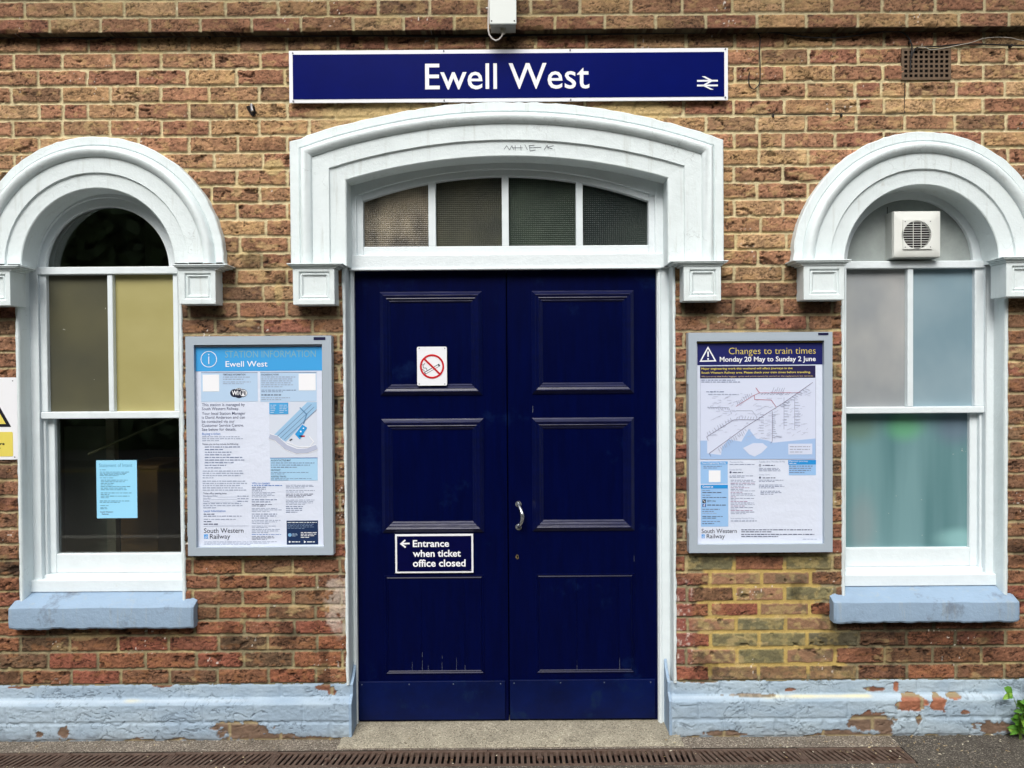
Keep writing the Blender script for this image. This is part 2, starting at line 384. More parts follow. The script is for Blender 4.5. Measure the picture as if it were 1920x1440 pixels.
def wall_colours(XX, ZZ, d, h, k, n, dz, fromtop, frombot):
    U, V = zones(XX, ZZ)
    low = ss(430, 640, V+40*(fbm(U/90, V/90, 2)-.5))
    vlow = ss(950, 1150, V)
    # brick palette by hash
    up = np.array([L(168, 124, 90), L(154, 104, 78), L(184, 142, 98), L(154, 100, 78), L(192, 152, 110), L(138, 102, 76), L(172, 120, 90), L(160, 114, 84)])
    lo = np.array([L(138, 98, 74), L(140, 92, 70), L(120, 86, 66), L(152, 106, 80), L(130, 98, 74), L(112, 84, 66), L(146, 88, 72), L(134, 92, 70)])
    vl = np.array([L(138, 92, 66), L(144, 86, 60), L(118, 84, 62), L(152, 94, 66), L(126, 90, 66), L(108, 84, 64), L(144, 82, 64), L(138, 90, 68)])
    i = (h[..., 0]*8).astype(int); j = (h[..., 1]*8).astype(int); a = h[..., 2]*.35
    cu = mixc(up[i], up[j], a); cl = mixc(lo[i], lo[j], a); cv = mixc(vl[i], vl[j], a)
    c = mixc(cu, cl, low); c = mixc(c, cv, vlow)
    ox = h[..., 3]*40; oz = h[..., 4]*40
    big = fbm(XX*16+ox, ZZ*30+oz, 4); fine = fbm(XX*85+ox, ZZ*130+oz, 4, .8)
    c = c*np.clip(1+.95*(big-.5)+1.55*(fine-.5), .22, 1.9)[..., None]
    yl = ss(.56, .72, fbm(XX*26+oz, ZZ*45+ox, 3))
    c = mixc(c, mixc(L(200, 160, 104)*np.ones_like(c), L(164, 108, 66)*np.ones_like(c), low), yl*.45)
    pk = ss(.62, .75, fbm(XX*20+oz+9, ZZ*38+ox+9, 3))
    c = mixc(c, L(162, 106, 88)*np.ones_like(c), pk*.18)
    # creases: dark folded lines
    wpx = XX*24+ox+1.6*fbm(XX*30+ox, ZZ*30+oz, 2); wpz = ZZ*75+oz+2.2*fbm(XX*22+oz, ZZ*26+ox, 2)
    rid = 1-np.abs(2*fbm(wpx, wpz, 3, .5)-1)
    crease = ss(.90, .98, rid)*ss(.38, .56, fbm(XX*18+ox, ZZ*30, 2)+.08)
    pits = ss(.79, .87, vn(XX*150+ox, ZZ*170+oz))*ss(.45, .6, fbm(XX*14, ZZ*20+ox, 2))
    c = c*np.clip(1-.68*crease-.72*pits, .1, 1)[..., None]
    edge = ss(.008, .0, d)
    lowe = ss(.013, .006, frombot)  # dark line along each brick's bottom: painted overhang shade plus weathering
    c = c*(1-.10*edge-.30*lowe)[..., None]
    # mortar
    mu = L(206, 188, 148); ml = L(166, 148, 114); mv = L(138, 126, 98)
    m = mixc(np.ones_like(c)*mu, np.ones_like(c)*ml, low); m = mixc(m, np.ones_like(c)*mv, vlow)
    mn = fbm(XX*5, ZZ*9+4, 4)
    m = mixc(m, np.ones_like(c)*L(202, 178, 122), ss(.55, .7, mn)*.5)
    m = m*(1+.7*(fbm(XX*60, ZZ*90, 3)-.5))[..., None]
    # repaired area with yellow mortar low on the right
    def repz(U, V, j):
        return ss(0, 10, np.minimum(np.minimum(U-(1306+8*j*np.sin(V/13)), (1545+46*ss(1180, 1200, V)+22*j*(fbm(U/20, V/20, 3)-.5)*2)-U), np.minimum(V-(1046+8*j*fbm(U/14, V/60, 2)), 1272-V+10*j*(fbm(U/18, V/70, 2)))))
    rep = repz(U, V, 1); repb = repz(U+LASTC[0], V+LASTC[1], 0)*(h[..., 5] > .12)
    m = mixc(m, L(192, 160, 84)*np.ones_like(m)*(1+.5*(fbm(XX*50, ZZ*50, 3)-.5))[..., None], rep*.92)
    bc = np.array([L(134, 126, 90), L(150, 112, 86), L(122, 116, 86), L(164, 120, 92), L(138, 128, 88), L(112, 106, 84)])
    rc = bc[(h[..., 0]*6).astype(int)]*(1+.7*(fine-.5))[..., None]
    rc = mixc(rc, L(96, 92, 72)*np.ones_like(rc), ss(.45, .62, fbm(XX*22+ox, ZZ*30, 2))*ss(.004, .014, d)*.6)
    rc = mixc(rc, L(188, 164, 104)*np.ones_like(rc), ss(.5, .68, fbm(XX*34+5, ZZ*40, 3))*.5)
    c = mixc(c, rc, repb*.95)
    mask = ss(-.0008, .0014, d-.0022*ss(.55, .75, fbm(XX*40+3, ZZ*55, 3))-.002*rep)
    # mortar smeared over faces, upper wall patches
    sm = ss(.68, .74, fbm(XX*9+31, ZZ*17+3, 4))*.75
    ell = lambda cu_, cv_, ru, rv: ss(1.15, .75, np.sqrt(((U-cu_)/ru)**2+((V-cv_)/rv)**2)+.6*(fbm(U/14, V/14, 3)-.5))
    arch_sm = np.maximum(ell(730, 214, 120, 22), ell(1185, 214, 90, 20)); arch_sm = np.maximum(arch_sm, ell(518, 312, 22, 15))
    arch_sm = np.maximum(arch_sm, ell(525, 548, 8, 26)*.7)
    cover = np.clip(np.maximum(sm*.55, arch_sm*.9), 0, 1)
    C = mixc(m, c, mask)
    C = mixc(C, L(202, 172, 118)*np.ones_like(C)*(1+.4*(fine-.5))[..., None], cover)
    # efflorescence beside the door, old red paint on the other side
    ef = ell(628, 1132, 22, 62)*ss(.35, .6, fbm(U/9, V/12, 3)+.12)
    C = mixc(C, L(196, 178, 168)*np.ones_like(C), ef*.65)
    rp = ss(1302, 1290, U)*ss(1262, 1270, U)*ss(1082, 1100, V)*ss(1262, 1240, V)*mask
    C = mixc(C, L(152, 84, 78)*np.ones_like(C), rp*.65)
    C = mixc(C, L(206, 180, 172)*np.ones_like(C), rp*ss(.58, .7, fbm(U/5, V/7, 3))*.8)
    # grime below sills, corbels and band, with painted shade under sills and band
    g = np.zeros_like(U)
    for (a0, a1, b0, b1, s) in ((1600, 1880, 1168, 1255, .62), (30, 365, 1182, 1212, .4), (345, 420, 572, 606, .6), (552, 640, 572, 592, .4), (1268, 1350, 566, 600, .65), (1500, 1580, 564, 596, .6)):
        e = ss(a0-16, a0+16, U)*ss(a1+16, a1-16, U)*ss(b0-6, b0+1, V)*ss(b1+(b1-b0)*.35, b0+(b1-b0)*.25, V)
        g = np.maximum(g, e*s*(.55+.9*fbm(U/25, V/18, 3)))
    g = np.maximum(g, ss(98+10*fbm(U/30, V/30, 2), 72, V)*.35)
    g = np.maximum(g, .5*ss(.62, .74, fbm(U/60+3, V/70, 4))*ss(.3, .6, low+.4))
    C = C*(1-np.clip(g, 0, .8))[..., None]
    lum = C@np.array([.3, .6, .1]); C = mixc(C, lum[..., None]*np.array([1.06, 1.0, .88]), np.full(lum.shape, .12)); C = C*np.array([.92, .95, .91])
    # white runs and flecks
    fl = ss(.90, .94, vn(U/3.1, V/4.7))*ss(.66, .74, fbm(U/50, V/50, 2))
    C = mixc(C, L(226, 220, 210)*np.ones_like(C), fl*.8)
    return C, mask, fine, rid, crease, pits, rep, cover, big

def build_wall():
    Xs = axis_x(-4.6, 4.6); Zs = np.arange(ZPT-.004, ZSOF+.03, .0039)
    XX, ZZ = np.meshgrid(Xs, Zs)
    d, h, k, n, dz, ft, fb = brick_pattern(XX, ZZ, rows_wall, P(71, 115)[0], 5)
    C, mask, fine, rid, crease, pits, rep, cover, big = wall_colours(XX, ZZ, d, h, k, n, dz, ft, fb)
    tilt = (h[..., 3]-.5)*.003
    relief = .0062+.002*(big-.5)+.0070*(fine-.5)+.0025*ss(.80, .97, rid)*(1-ss(.97, .995, rid))-.0035*crease-.003*pits+tilt
    relief = relief*(1-.45*rep)
    mort = .0012*(fbm(XX*40, ZZ*60, 3)-.5)*2
    hol = ss(.725, .755, fbm(XX*17+71, ZZ*27+13, 4))*mask*(1-cover)      # spalled hollows
    C = C*(1-.62*hol)[..., None]
    Hh = mort*(1-mask)+(relief-.007*hol)*mask+.003*cover
    Y = -Hh
    # keep faces outside openings
    xc = (Xs[:-1]+Xs[1:])/2; zc = (Zs[:-1]+Zs[1:])/2
    XC, ZC = np.meshgrid(xc, zc)
    hole = np.zeros_like(XC, bool)
    zs = P(190, 1165)[1]
    hole |= (XC > OL[0]) & (XC < OL[1]) & (ZC > P(190, 1150)[1]) & (ZC < CL[1])
    hole |= (np.hypot(XC-CL[0], ZC-CL[1]) < RLi+.05) & (ZC >= CL[1])
    hole |= (XC > OR_[0]) & (XC < OR_[1]) & (ZC > P(1730, 1140)[1]) & (ZC < CR[1])
    hole |= (np.hypot(XC-CR[0], ZC-CR[1]) < RRi+.05) & (ZC >= CR[1])
    hole |= (XC > OD[0]) & (XC < OD[1]) & (ZC < CDz+RDi-.1)
    hole |= (np.hypot(XC-CDx, ZC-CDz) < RDi+.04) & (np.abs(XC-CDx) < WDi+.03) & (ZC > CDz+RDi-.35)
    vx, vz = P(1692, 120); vx2, _ = P(1782, 120); _, vz1 = P(1737, 147); _, vz2 = P(1737, 93)
    hole |= (XC > vx) & (XC < vx2) & (ZC > vz1) & (ZC < vz2)
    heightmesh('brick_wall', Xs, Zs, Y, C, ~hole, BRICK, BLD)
build_wall()

def build_band():
    Xs = axis_x(-4.6, 4.6); z0 = Zl(62, -.045); Zs = np.concatenate([[z0-.0001, z0], np.arange(z0+.0035, z0+.45, .0039)])
    rows = [z0-.006+.073*i for i in range(9)]
    XX, ZZ = np.meshgrid(Xs, Zs)
    d, h, k, n, dz, ft, fb = brick_pattern(XX, ZZ, rows, P(50, 50, -.045)[0], 21)
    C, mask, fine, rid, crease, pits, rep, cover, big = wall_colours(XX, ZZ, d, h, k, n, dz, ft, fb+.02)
    Y = -.052-(.005+.004*(big-.5)+.007*(fine-.5)-.002*crease)*mask
    chip = ss(.62, .72, fbm(XX*14+2, ZZ*0+3, 3))*ss(z0+.02, z0, ZZ)
    Y = Y+chip*.012
    Y[0, :] = .03
    C[0, :] = C[0, :]*.15; C[1, :] *= .22; C[2, :] *= .5  # band underside and lowest rows blackened: its shadow painted into the colour
    keep = np.ones((len(Zs)-1, len(Xs)-1), bool)
    heightmesh('string_course', Xs, Zs, Y, C, keep, BRICK, BLD)
build_band()

def build_plinth(xa, xb, seed):
    Xs = axis_x(xa, xb); Zs = np.arange(-.012, ZPT+.004, .0038)
    XX, ZZ = np.meshgrid(Xs, Zs); U, V = zones(XX, ZZ)
    V = V+2.5*(fbm(U/25, V/25, 2)-.5)
    zl = Zl(1316, -.03)
    rows = [-.08, .0, .0+zl/2-.004, zl+.004, ZPT+.001, ZPT+.09]
    d, h, k, n, dz, ft, fb = brick_pattern(XX, ZZ, rows, P(20, 1330)[0], seed)
    led = ss(zl+.014, zl-.012, ZZ+.006*(fbm(XX*9, ZZ*9, 2)-.5))
    base = -.036*led
    mask = ss(-.003, .006, d)
    fine = fbm(XX*42, ZZ*80, 4, .6); big = fbm(XX*12, ZZ*20, 3)
    wr = 1-np.abs(2*fbm(XX*15+3*vn(XX*12, ZZ*30), ZZ*42+2*vn(XX*20, ZZ*20), 3)-1)
    crk = ss(.93, .985, wr)*ss(.45, .60, fbm(XX*7, ZZ*12, 2)+.06)
    Hh = (.0035+.001*ss(.7, .95, wr))*mask+.0042*(fine-.5)+.002*(big-.5)-.0045*crk
    P_ = [(455, 1362, 60, 19, .7), (500, 1376, 55, 9, .8), (590, 1382, 55, 7, .8), (604, 1290, 18, 7, 1), (616, 1299, 9, 6, 1), (74, 1367, 8, 6, 1), (118, 1364, 13, 13, .8), (30, 1285, 30, 3, .8), (300, 1283, 22, 5, .8),
          (1702, 1321, 30, 14, 1.4), (1752, 1322, 15, 15, 1.4), (1785, 1310, 18, 5, 1.2), (1625, 1354, 46, 19, 1.0), (1655, 1372, 14, 16, 1), (1350, 1376, 40, 8, .9), (1560, 1376, 50, 8, .7), (1400, 1308, 60, 3, .5), (1715, 1352, 6, 12, .8),
          (1680, 1296, 6, 12, .7), (1480, 1299, 10, 4, .9), (1640, 1300, 22, 5, .6), (1860, 1366, 40, 12, .9), (1800, 1338, 10, 4, .9), (1310, 1282, 40, 4, .9)]
    pe = np.zeros_like(U)
    for cu_, cv_, ru, rv, s in P_:
        q = np.sqrt(((U-cu_)/ru)**2+((V-cv_)/rv)**2)
        pe = np.maximum(pe, s*ss(1.2, .6, q+1.0*(fbm(U/9+cu_, V/7, 3)-.5)))
    soft = ss(.75, .80, fbm(XX*16+seed, ZZ*24, 4))*ss(1400, 1340, V*0+1330)*.5
    bot = ss(1372, 1386, V+9*(fbm(U/22, V/22, 3)-.5)*2)*ss(.42, .6, fbm(U/30+9, V/9, 3))
    pe = np.clip(pe+bot*.9, 0, 1); pe = ss(.35, .6, pe)
    blue = mixc(L(150, 170, 188)*np.ones(U.shape+(3,)), L(166, 184, 198)*np.ones(U.shape+(3,)), ss(.3, .7, fbm(XX*4, ZZ*9, 3)))
    right = ss(1200, 1500, U)
    blue = mixc(blue, blue*np.array([1.04, 1.03, 1.0]), right)
    blue = blue*(1-.38*crk-.30*ss(.58, .75, fbm(XX*26, ZZ*38+7, 3))*ss(1325, 1380, V))[..., None]
    grey = L(116, 118, 118)*np.ones_like(blue)
    blue = mixc(blue, grey, np.clip(ss(1355, 1392, V+16*(fbm(U/35, V/20, 3)-.5)), 0, 1)*.7)
    lt = ss(.006, .0, np.abs(ZZ-zl-.001))*ss(.35, .6, fbm(XX*5, ZZ*3, 2)+.1)
    blue = mixc(blue, L(196, 210, 220)*np.ones_like(blue), lt*.6)
    yel = ss(.007, .0, np.abs(ZZ-zl-.002))*ss(.60, .7, fbm(XX*3.1+8, ZZ*2, 3))
    blue = mixc(blue, L(222, 212, 170)*np.ones_like(blue), yel*.9)
    red = mixc(L(124, 84, 66)*np.ones_like(blue), L(158, 104, 80)*np.ones_like(blue), ss(1650, 1680, U)*ss(1340, 1325, V))
    red = mixc(red, L(112, 98, 84)*np.ones_like(blue), ss(1332, 1346, V)*.75)
    red = red*(1+.9*(fine-.5))[..., None]
    C = mixc(blue, red, pe)
    mo = L(150, 136, 104)*np.ones_like(C)
    C = mixc(C, mo, pe*(1-mask))
    rim = ss(.02, .3, pe)*ss(.98, .6, pe)
    C = C*(1-.35*rim*ss(.4, .6, fbm(U/6, V/6, 2)))[..., None]
    Hh = Hh-.003*pe
    Y = base-Hh
    keep = np.ones((len(Zs)-1, len(Xs)-1), bool)
    return heightmesh('plinth', Xs, Zs, Y, C, keep, PAINTB, BLD), zl
XPL = P(656, 1340, -.04)[0]; XPR = P(1258, 1330, -.04)[0]
_, ZLED = build_plinth(-4.6, XPL, 31); build_plinth(XPR, 4.6, 45)
for s, x0 in ((1, XPL), (-1, XPR)):                         # smooth painted ends of the base, turning into the doorway
    m = MB(); prof = [(-.0415, -.01), (-.0415, ZLED-.008), (-.02, ZLED+.012), (-.006, ZLED+.02), (-.006, ZPT-.004), (.02, ZPT+.012), (.05, ZPT+.035), (.076, ZPT+.075), (.076, -.01)]
    xa, xb = x0-s*.006, x0+s*.008
    m.poly([(xb, y, z) for y, z in prof]); m.poly([(xa, y, z) for y, z in prof][::-1])
    for i in range(len(prof)):
        a, b = prof[i], prof[(i+1) % len(prof)]
        m.poly([(xb, a[0], a[1]), (xb, b[0], b[1]), (xa, b[0], b[1]), (xa, a[0], a[1])])
    m.build('plinth_return', SILLP, BLD, bevel=.003)

# -------------------------------------------------- surrounds (moulded, swept along the arch)
PROF = [(.000, .012), (.000, -.046), (.004, -.050), (.038, -.050), (.0405, -.047), (.0425, -.044), (.046, -.052), (.052, -.066), (.060, -.074), (.068, -.076), (.078, -.073), (.088, -.066), (.095, -.058), (.0965, -.051), (.0995, -.0505),
        (.168, -.0505), (.1695, -.047), (.172, -.0415), (.176, -.0405), (1.0, -.0405), (1.004, -.037), (1.004, .085)]
def path_round(cx, cz, Ro, zb, nseg=72):
    def f(d, w=0):
        r = Ro-d
        pts = [(cx-r, zb), (cx-r, (zb+cz)/2)]
        for i in range(nseg+1):
            a = math.pi-math.pi*i/nseg; rr = r+w*(vnz(i*.9, r*9)-.5)
            pts.append((cx+rr*math.cos(a), cz+rr*math.sin(a)))
        return pts+[(cx+r, (zb+cz)/2), (cx+r, zb)]
    return f
def vnz(a, b): return float(vn(np.array(a+.0), np.array(b+3.3)))
def path_seg(cx, cz, Ro, Wo, zb, nseg=72):
    def f(d, w=0):
        r = Ro-d; hw = Wo-d*1.045
        a0 = math.asin(hw/r)
        pts = [(cx-hw, zb), (cx-hw, zb+.1)]
        for i in range(nseg+1):
            a = -a0+2*a0*i/nseg; rr = r+w*(vnz(i*.9, 5)-.5)
            pts.append((cx+rr*math.sin(a), cz+rr*math.cos(a)))
        return pts+[(cx+hw, zb+.1), (cx+hw, zb)]
    return f
def surround(name, pf, thick):
    m = MB(); rows = []
    for i, (d, y) in enumerate(PROF):
        dd = thick+(d-1.0) if d >= 1 else d*thick/.236
        rows.append([(x, y, z) for x, z in pf(dd, .009 if i < 3 else (.0015 if i < 19 else 0))])
    m.grid(rows)
    return m.build(name, WHITE, BLD, smooth=True)
def corbel(par, ub0, ub1, v0, v1, uc0, uc1, vc0, vc1):
    """u/v of the front face of the body (plane y=-.088) and of the cap (y=-.108)"""
    x0, x1, z0, z1 = box_px(ub0, v0, ub1, v1, -.088); c0, c1, cz0, cz1 = box_px(uc0, vc0, uc1, vc1, -.108)
    m = MB(); yb = .02
    fr = -.088; e = .026
    # body with sunk panel
    px0, px1, pz0, pz1 = x0+e, x1-e*.8, z0+e*.85, z1-e*.55
    def ring(a, b, c, dd, y): return [(a, y, c), (b, y, c), (b, y, dd), (a, y, dd)]
    rings = [ring(x0, x1, z0, z1, yb), ring(x0, x1, z0, z1, fr), ring(px0, px1, pz0, pz1, fr), ring(px0+.005, px1-.005, pz0+.005, pz1-.005, fr+.010),
             ring(px0+.012, px1-.012, pz0+.012, pz1-.012, fr+.004), ring(px0+.02, px1-.02, pz0+.018, pz1-.018, fr+.014)]
    m.grid(rings, closed=True); m.poly(rings[-1])
    # underside block slightly set back, and cap mouldings
    h = cz1-z1; w_l = x0-c0; w_r = c1-x1
    steps = [(.22, 0, .28), (.45, .28, .50), (.80, .50, .74), (1.0, .74, 1.0)]
    for fx, a, b in steps:
        m.box(x0-w_l*fx, x1+w_r*fx, fr-.020*fx, yb, z1+h*a, z1+h*b-.0005)
    return m.build('corbel', WHITE, par, bevel=.002)

s1 = surround('window_surround', path_round(CL[0], CL[1], RLo, P(250, 493, FY)[1]), RLo-RLi)
s2 = surround('window_surround', path_round(CR[0], CR[1], RRo, P(1700, 487, FY)[1]), RRo-RRi)
s3 = surround('door_surround', path_seg(CDx, CDz, RDi+DTH, WDi+DTH*1.045, P(950, 496, FY)[1]), DTH)
corbel(s1, 335, 404, 506, 570, 323, 425, 495, 506); corbel(s1, -68, 19, 508, 573, -84, 34, 497, 508)
corbel(s2, 1507, 1583, 498, 562, 1488, 1597, 486, 498); corbel(s2, 1887, 1972, 492, 556, 1882, 1992, 480, 492)
corbel(s3, 549, 627, 503, 571, 537, 642, 493, 503); corbel(s3, 1282, 1352, 499, 564, 1258, 1366, 488, 499)
# graffiti scrawl on the arch
m = MB(); gm = ink((92, 96, 104))
for st in ([(945, 280), (950, 273), (955, 281), (960, 273), (963, 281)], [(966, 272), (966, 282)], [(960, 277), (980, 277)], [(976, 272), (977, 282)], [(984, 271), (989, 281)], [(1002, 272), (992, 273), (994, 283), (1004, 281)], [(993, 277), (1015, 276)], [(1020, 281), (1026, 272), (1028, 280)], [(1038, 273), (1026, 276), (1036, 279)]):
    pts = [(P(u, v, -.0418)) for u, v in st]
    for a, b in zip(pts[:-1], pts[1:]):
        dx, dz = b[0]-a[0], b[1]-a[1]; l = math.hypot(dx, dz) or 1; nx, nz = -dz/l*.0011, dx/l*.0011
        m.poly([(a[0]-nx, -.0418, a[1]-nz), (b[0]-nx, -.0418, b[1]-nz), (b[0]+nx, -.0418, b[1]+nz), (a[0]+nx, -.0418, a[1]+nz)])
m.build('graffiti', gm, s3)

# -------------------------------------------------- sills
def sill(u0, u1, vb, vt, vf, um):
    yf = -.058
    x0, x1 = P(u0, vf, yf)[0], P(u1, vf, yf)[0]
    zt = P(um, vt, .07)[1]; zf = P(um, vf, yf)[1]; zb = P(um, vb, yf)[1]
    m = MB(); n = 90; rows = []
    for i in range(n+1):
        t = i/n; x = x0+(x1-x0)*t
        e = min(t, 1-t)*n
        sh = .005*max(0, 1-e/1.0)+.004*max(0, 1-e/4)**2
        wv = .006*(vnz(x*11, 1)-.5); wb = .007*(vnz(x*30, 7)-.5)+.004*(vnz(x*80, 2)-.5); wy = .005*(vnz(x*8, 4)-.5)
        prof = [(.09, zb+.004), (.01, zb+wb+.002), (yf+.006+sh, zb+wb), (yf+sh+wy, zb+wb+.008), (yf-.002+sh+wy, (zb+zf)/2), (yf+sh+wy, zf-.003+wv), (yf+.003+sh, zf+wv-sh*.3), ((yf+.07)/2, (zf+zt)/2+.003-sh*.6), (.0, zf+(zt-zf)*.5-sh*.9), (.07, zt-sh), (.12, zt+.004)]
        rows.append([(x, y, z) for y, z in prof])
    m.grid(rows); m.poly(rows[0]); m.poly(rows[-1][::-1])
    return m.build('window_sill', SILLP, BLD, smooth=True, ang=22)
sill(13, 361, 1180, 1105, 1139, 190); sill(1565, 1914, 1168, 1094, 1129, 1735)

# -------------------------------------------------- glass materials
def frost(name, rgb, rgb2, scale=(1, 1, 1), rough=.35, spec=.5, bump=0.0, bs=200, a=.35, b=.65, spk=True, streak=0):
    m, n, bb = nodes(name)
    tc = N(n, 'ShaderNodeTexCoord'); mp = N(n, 'ShaderNodeMapping'); mp.inputs['Scale'].default_value = scale
    n.links.new(tc.outputs['Object'], mp.inputs[0])
    t = N(n, 'ShaderNodeTexNoise', i_Scale=1.0, i_Detail=3.0); n.links.new(mp.outputs[0], t.inputs['Vector'])
    r = N(n, 'ShaderNodeMapRange'); r.inputs['From Min'].default_value = a; r.inputs['From Max'].default_value = b; n.links.new(t.outputs[0], r.inputs[0])
    mx = N(n, 'ShaderNodeMix', data_type='RGBA'); mx.inputs[6].default_value = lin(rgb)+(1,); mx.inputs[7].default_value = lin(rgb2)+(1,)
    n.links.new(r.outputs[0], mx.inputs[0]); out = mx.outputs[2]
    if spk:   # paint specks and smears
        t2 = N(n, 'ShaderNodeTexNoise', i_Scale=42.0, i_Detail=3.0, i_Roughness=.6); n.links.new(tc.outputs['Object'], t2.inputs['Vector'])
        r2 = N(n, 'ShaderNodeMapRange'); r2.inputs['From Min'].default_value = .735; r2.inputs['From Max'].default_value = .77; n.links.new(t2.outputs[0], r2.inputs[0])
        m2 = N(n, 'ShaderNodeMix', data_type='RGBA'); n.links.new(r2.outputs[0], m2.inputs[0]); n.links.new(out, m2.inputs[6]); m2.inputs[7].default_value = (.5, .5, .45, 1); out = m2.outputs[2]
    n.links.new(out, bb.inputs['Base Color']); bb.inputs['Roughness'].default_value = rough; bb.inputs['Specular IOR Level'].default_value = spec
    if bump:
        v = N(n, 'ShaderNodeTexChecker'); 
        w1 = N(n, 'ShaderNodeTexWave', wave_type='BANDS', bands_direction='X', i_Scale=bs); w2 = N(n, 'ShaderNodeTexWave', wave_type='BANDS', bands_direction='Z', i_Scale=bs)
        n.nodes.remove(v)
        n.links.new(tc.outputs['Object'], w1.inputs[0]); n.links.new(tc.outputs['Object'], w2.inputs[0])
        ad = N(n, 'ShaderNodeMath', operation='ADD'); n.links.new(w1.outputs['Fac'], ad.inputs[0]); n.links.new(w2.outputs['Fac'], ad.inputs[1])
        ns = N(n, 'ShaderNodeTexNoise', i_Scale=300.0); n.links.new(tc.outputs['Object'], ns.inputs['Vector'])
        ad2 = N(n, 'ShaderNodeMath', operation='ADD'); n.links.new(ad.outputs[0], ad2.inputs[0]); n.links.new(ns.outputs[0], ad2.inputs[1])
        bp = N(n, 'ShaderNodeBump', i_Strength=1.0, i_Distance=bump); n.links.new(ad2.outputs[0], bp.inputs['Height']); n.links.new(bp.outputs[0], bb.inputs['Normal'])
        ml = N(n, 'ShaderNodeMix', data_type='RGBA', blend_type='MULTIPLY'); ml.inputs[0].default_value = 1
        rr = N(n, 'ShaderNodeMapRange'); rr.inputs['From Max'].default_value = 3; rr.inputs['To Min'].default_value = .45; rr.inputs['To Max'].default_value = 1.5
        n.links.new(ad2.outputs[0], rr.inputs[0]); n.links.new(out, ml.inputs[6]); n.links.new(rr.outputs[0], ml.inputs[7]); n.links.new(ml.outputs[2], bb.inputs['Base Color'])
    return m
G_OLIVE = frost('obscured_olive_glass', (76, 76, 64), (92, 90, 70), (2.5, 1, 2.5), rough=.3)
G_YELLOW = frost('yellow_backed_glass', (160, 152, 98), (168, 160, 108), (3, 1, 5), rough=.4, spk=False)
G_GREY = frost('frosted_grey_glass', (142, 147, 150), (166, 167, 166), (4, 1, 3), rough=.5, spk=False)
G_BLUE = frost('frosted_blue_glass', (120, 146, 158), (138, 160, 170), (3, 1, 2.4), rough=.4, spk=False)
G_TEAL = frost('frosted_teal_glass', (88, 126, 130), (114, 150, 154), (7, 1, .6), rough=.3, spk=True)
G_WIRE1 = frost('reeded_glass_warm_reflection', (70, 66, 56), (140, 130, 110), (5, 1, 3.5), rough=.25, bump=.0012, bs=34, spk=False, a=.42, b=.62)  # warm reflected glow blended into this pane's colour
G_WIRE2 = frost('reeded_glass_olive', (46, 50, 42), (72, 72, 56), (4, 1, 4), rough=.35, spec=.25, bump=.0012, bs=34, spk=False)
G_WIRE3 = frost('reeded_glass_green', (32, 46, 38), (54, 66, 54), (4, 1, 4), rough=.35, spec=.25, bump=.0012, bs=34, spk=False)
G_WIRE4 = frost('reeded_glass_dark', (18, 32, 30), (36, 48, 42), (4, 1, 4), rough=.35, spec=.25, bump=.0012, bs=34, spk=False)
G_CLEAR = clear_glass()
GALV = mat('galvanised_sheet', (148, 156, 154), rough=.4, spec=.6, metal=0, var=.22, vscale=9, bump=.0006, bscale=60)

def add_green(m):     # soft colour spots painted into the frosted lower pane, as if things showed behind
    n = m.node_tree; bb = n.nodes['Principled BSDF']; src = bb.inputs['Base Color'].links[0].from_socket
    tc = N(n, 'ShaderNodeTexCoord')
    for (u, v, ru, rv, col, k) in ((1698, 800, 34, 26, (100, 172, 116), .62), (1800, 1010, 40, 18, (150, 196, 196), .6), (1620, 985, 26, 60, (140, 148, 150), .5), (1795, 800, 40, 34, (104, 112, 134), .6), (1610, 800, 40, 30, (96, 116, 92), .6)):
        x, z = P(u, v, .12)
        mp = N(n, 'ShaderNodeMapping', vector_type='POINT'); s = sc_px(.12)
        mp.inputs['Location'].default_value = (-x/(ru*s), 0, -z/(rv*s)); mp.inputs['Scale'].default_value = (1/(ru*s), 0, 1/(rv*s))
        n.links.new(tc.outputs['Object'], mp.inputs[0])
        ln = N(n, 'ShaderNodeVectorMath', operation='LENGTH'); n.links.new(mp.outputs[0], ln.inputs[0])
        r = N(n, 'ShaderNodeMapRange', interpolation_type='SMOOTHSTEP'); r.inputs['From Min'].default_value = .3; r.inputs['From Max'].default_value = 1.5; r.inputs['To Min'].default_value = k; r.inputs['To Max'].default_value = 0
        n.links.new(ln.outputs['Value'], r.inputs[0])
        mx = N(n, 'ShaderNodeMix', data_type='RGBA'); mx.inputs[7].default_value = lin(col)+(1,)
        n.links.new(src, mx.inputs[6]); n.links.new(r.outputs[0], mx.inputs[0]); src = mx.outputs[2]
    n.links.new(src, bb.inputs['Base Color'])
add_green(G_TEAL)

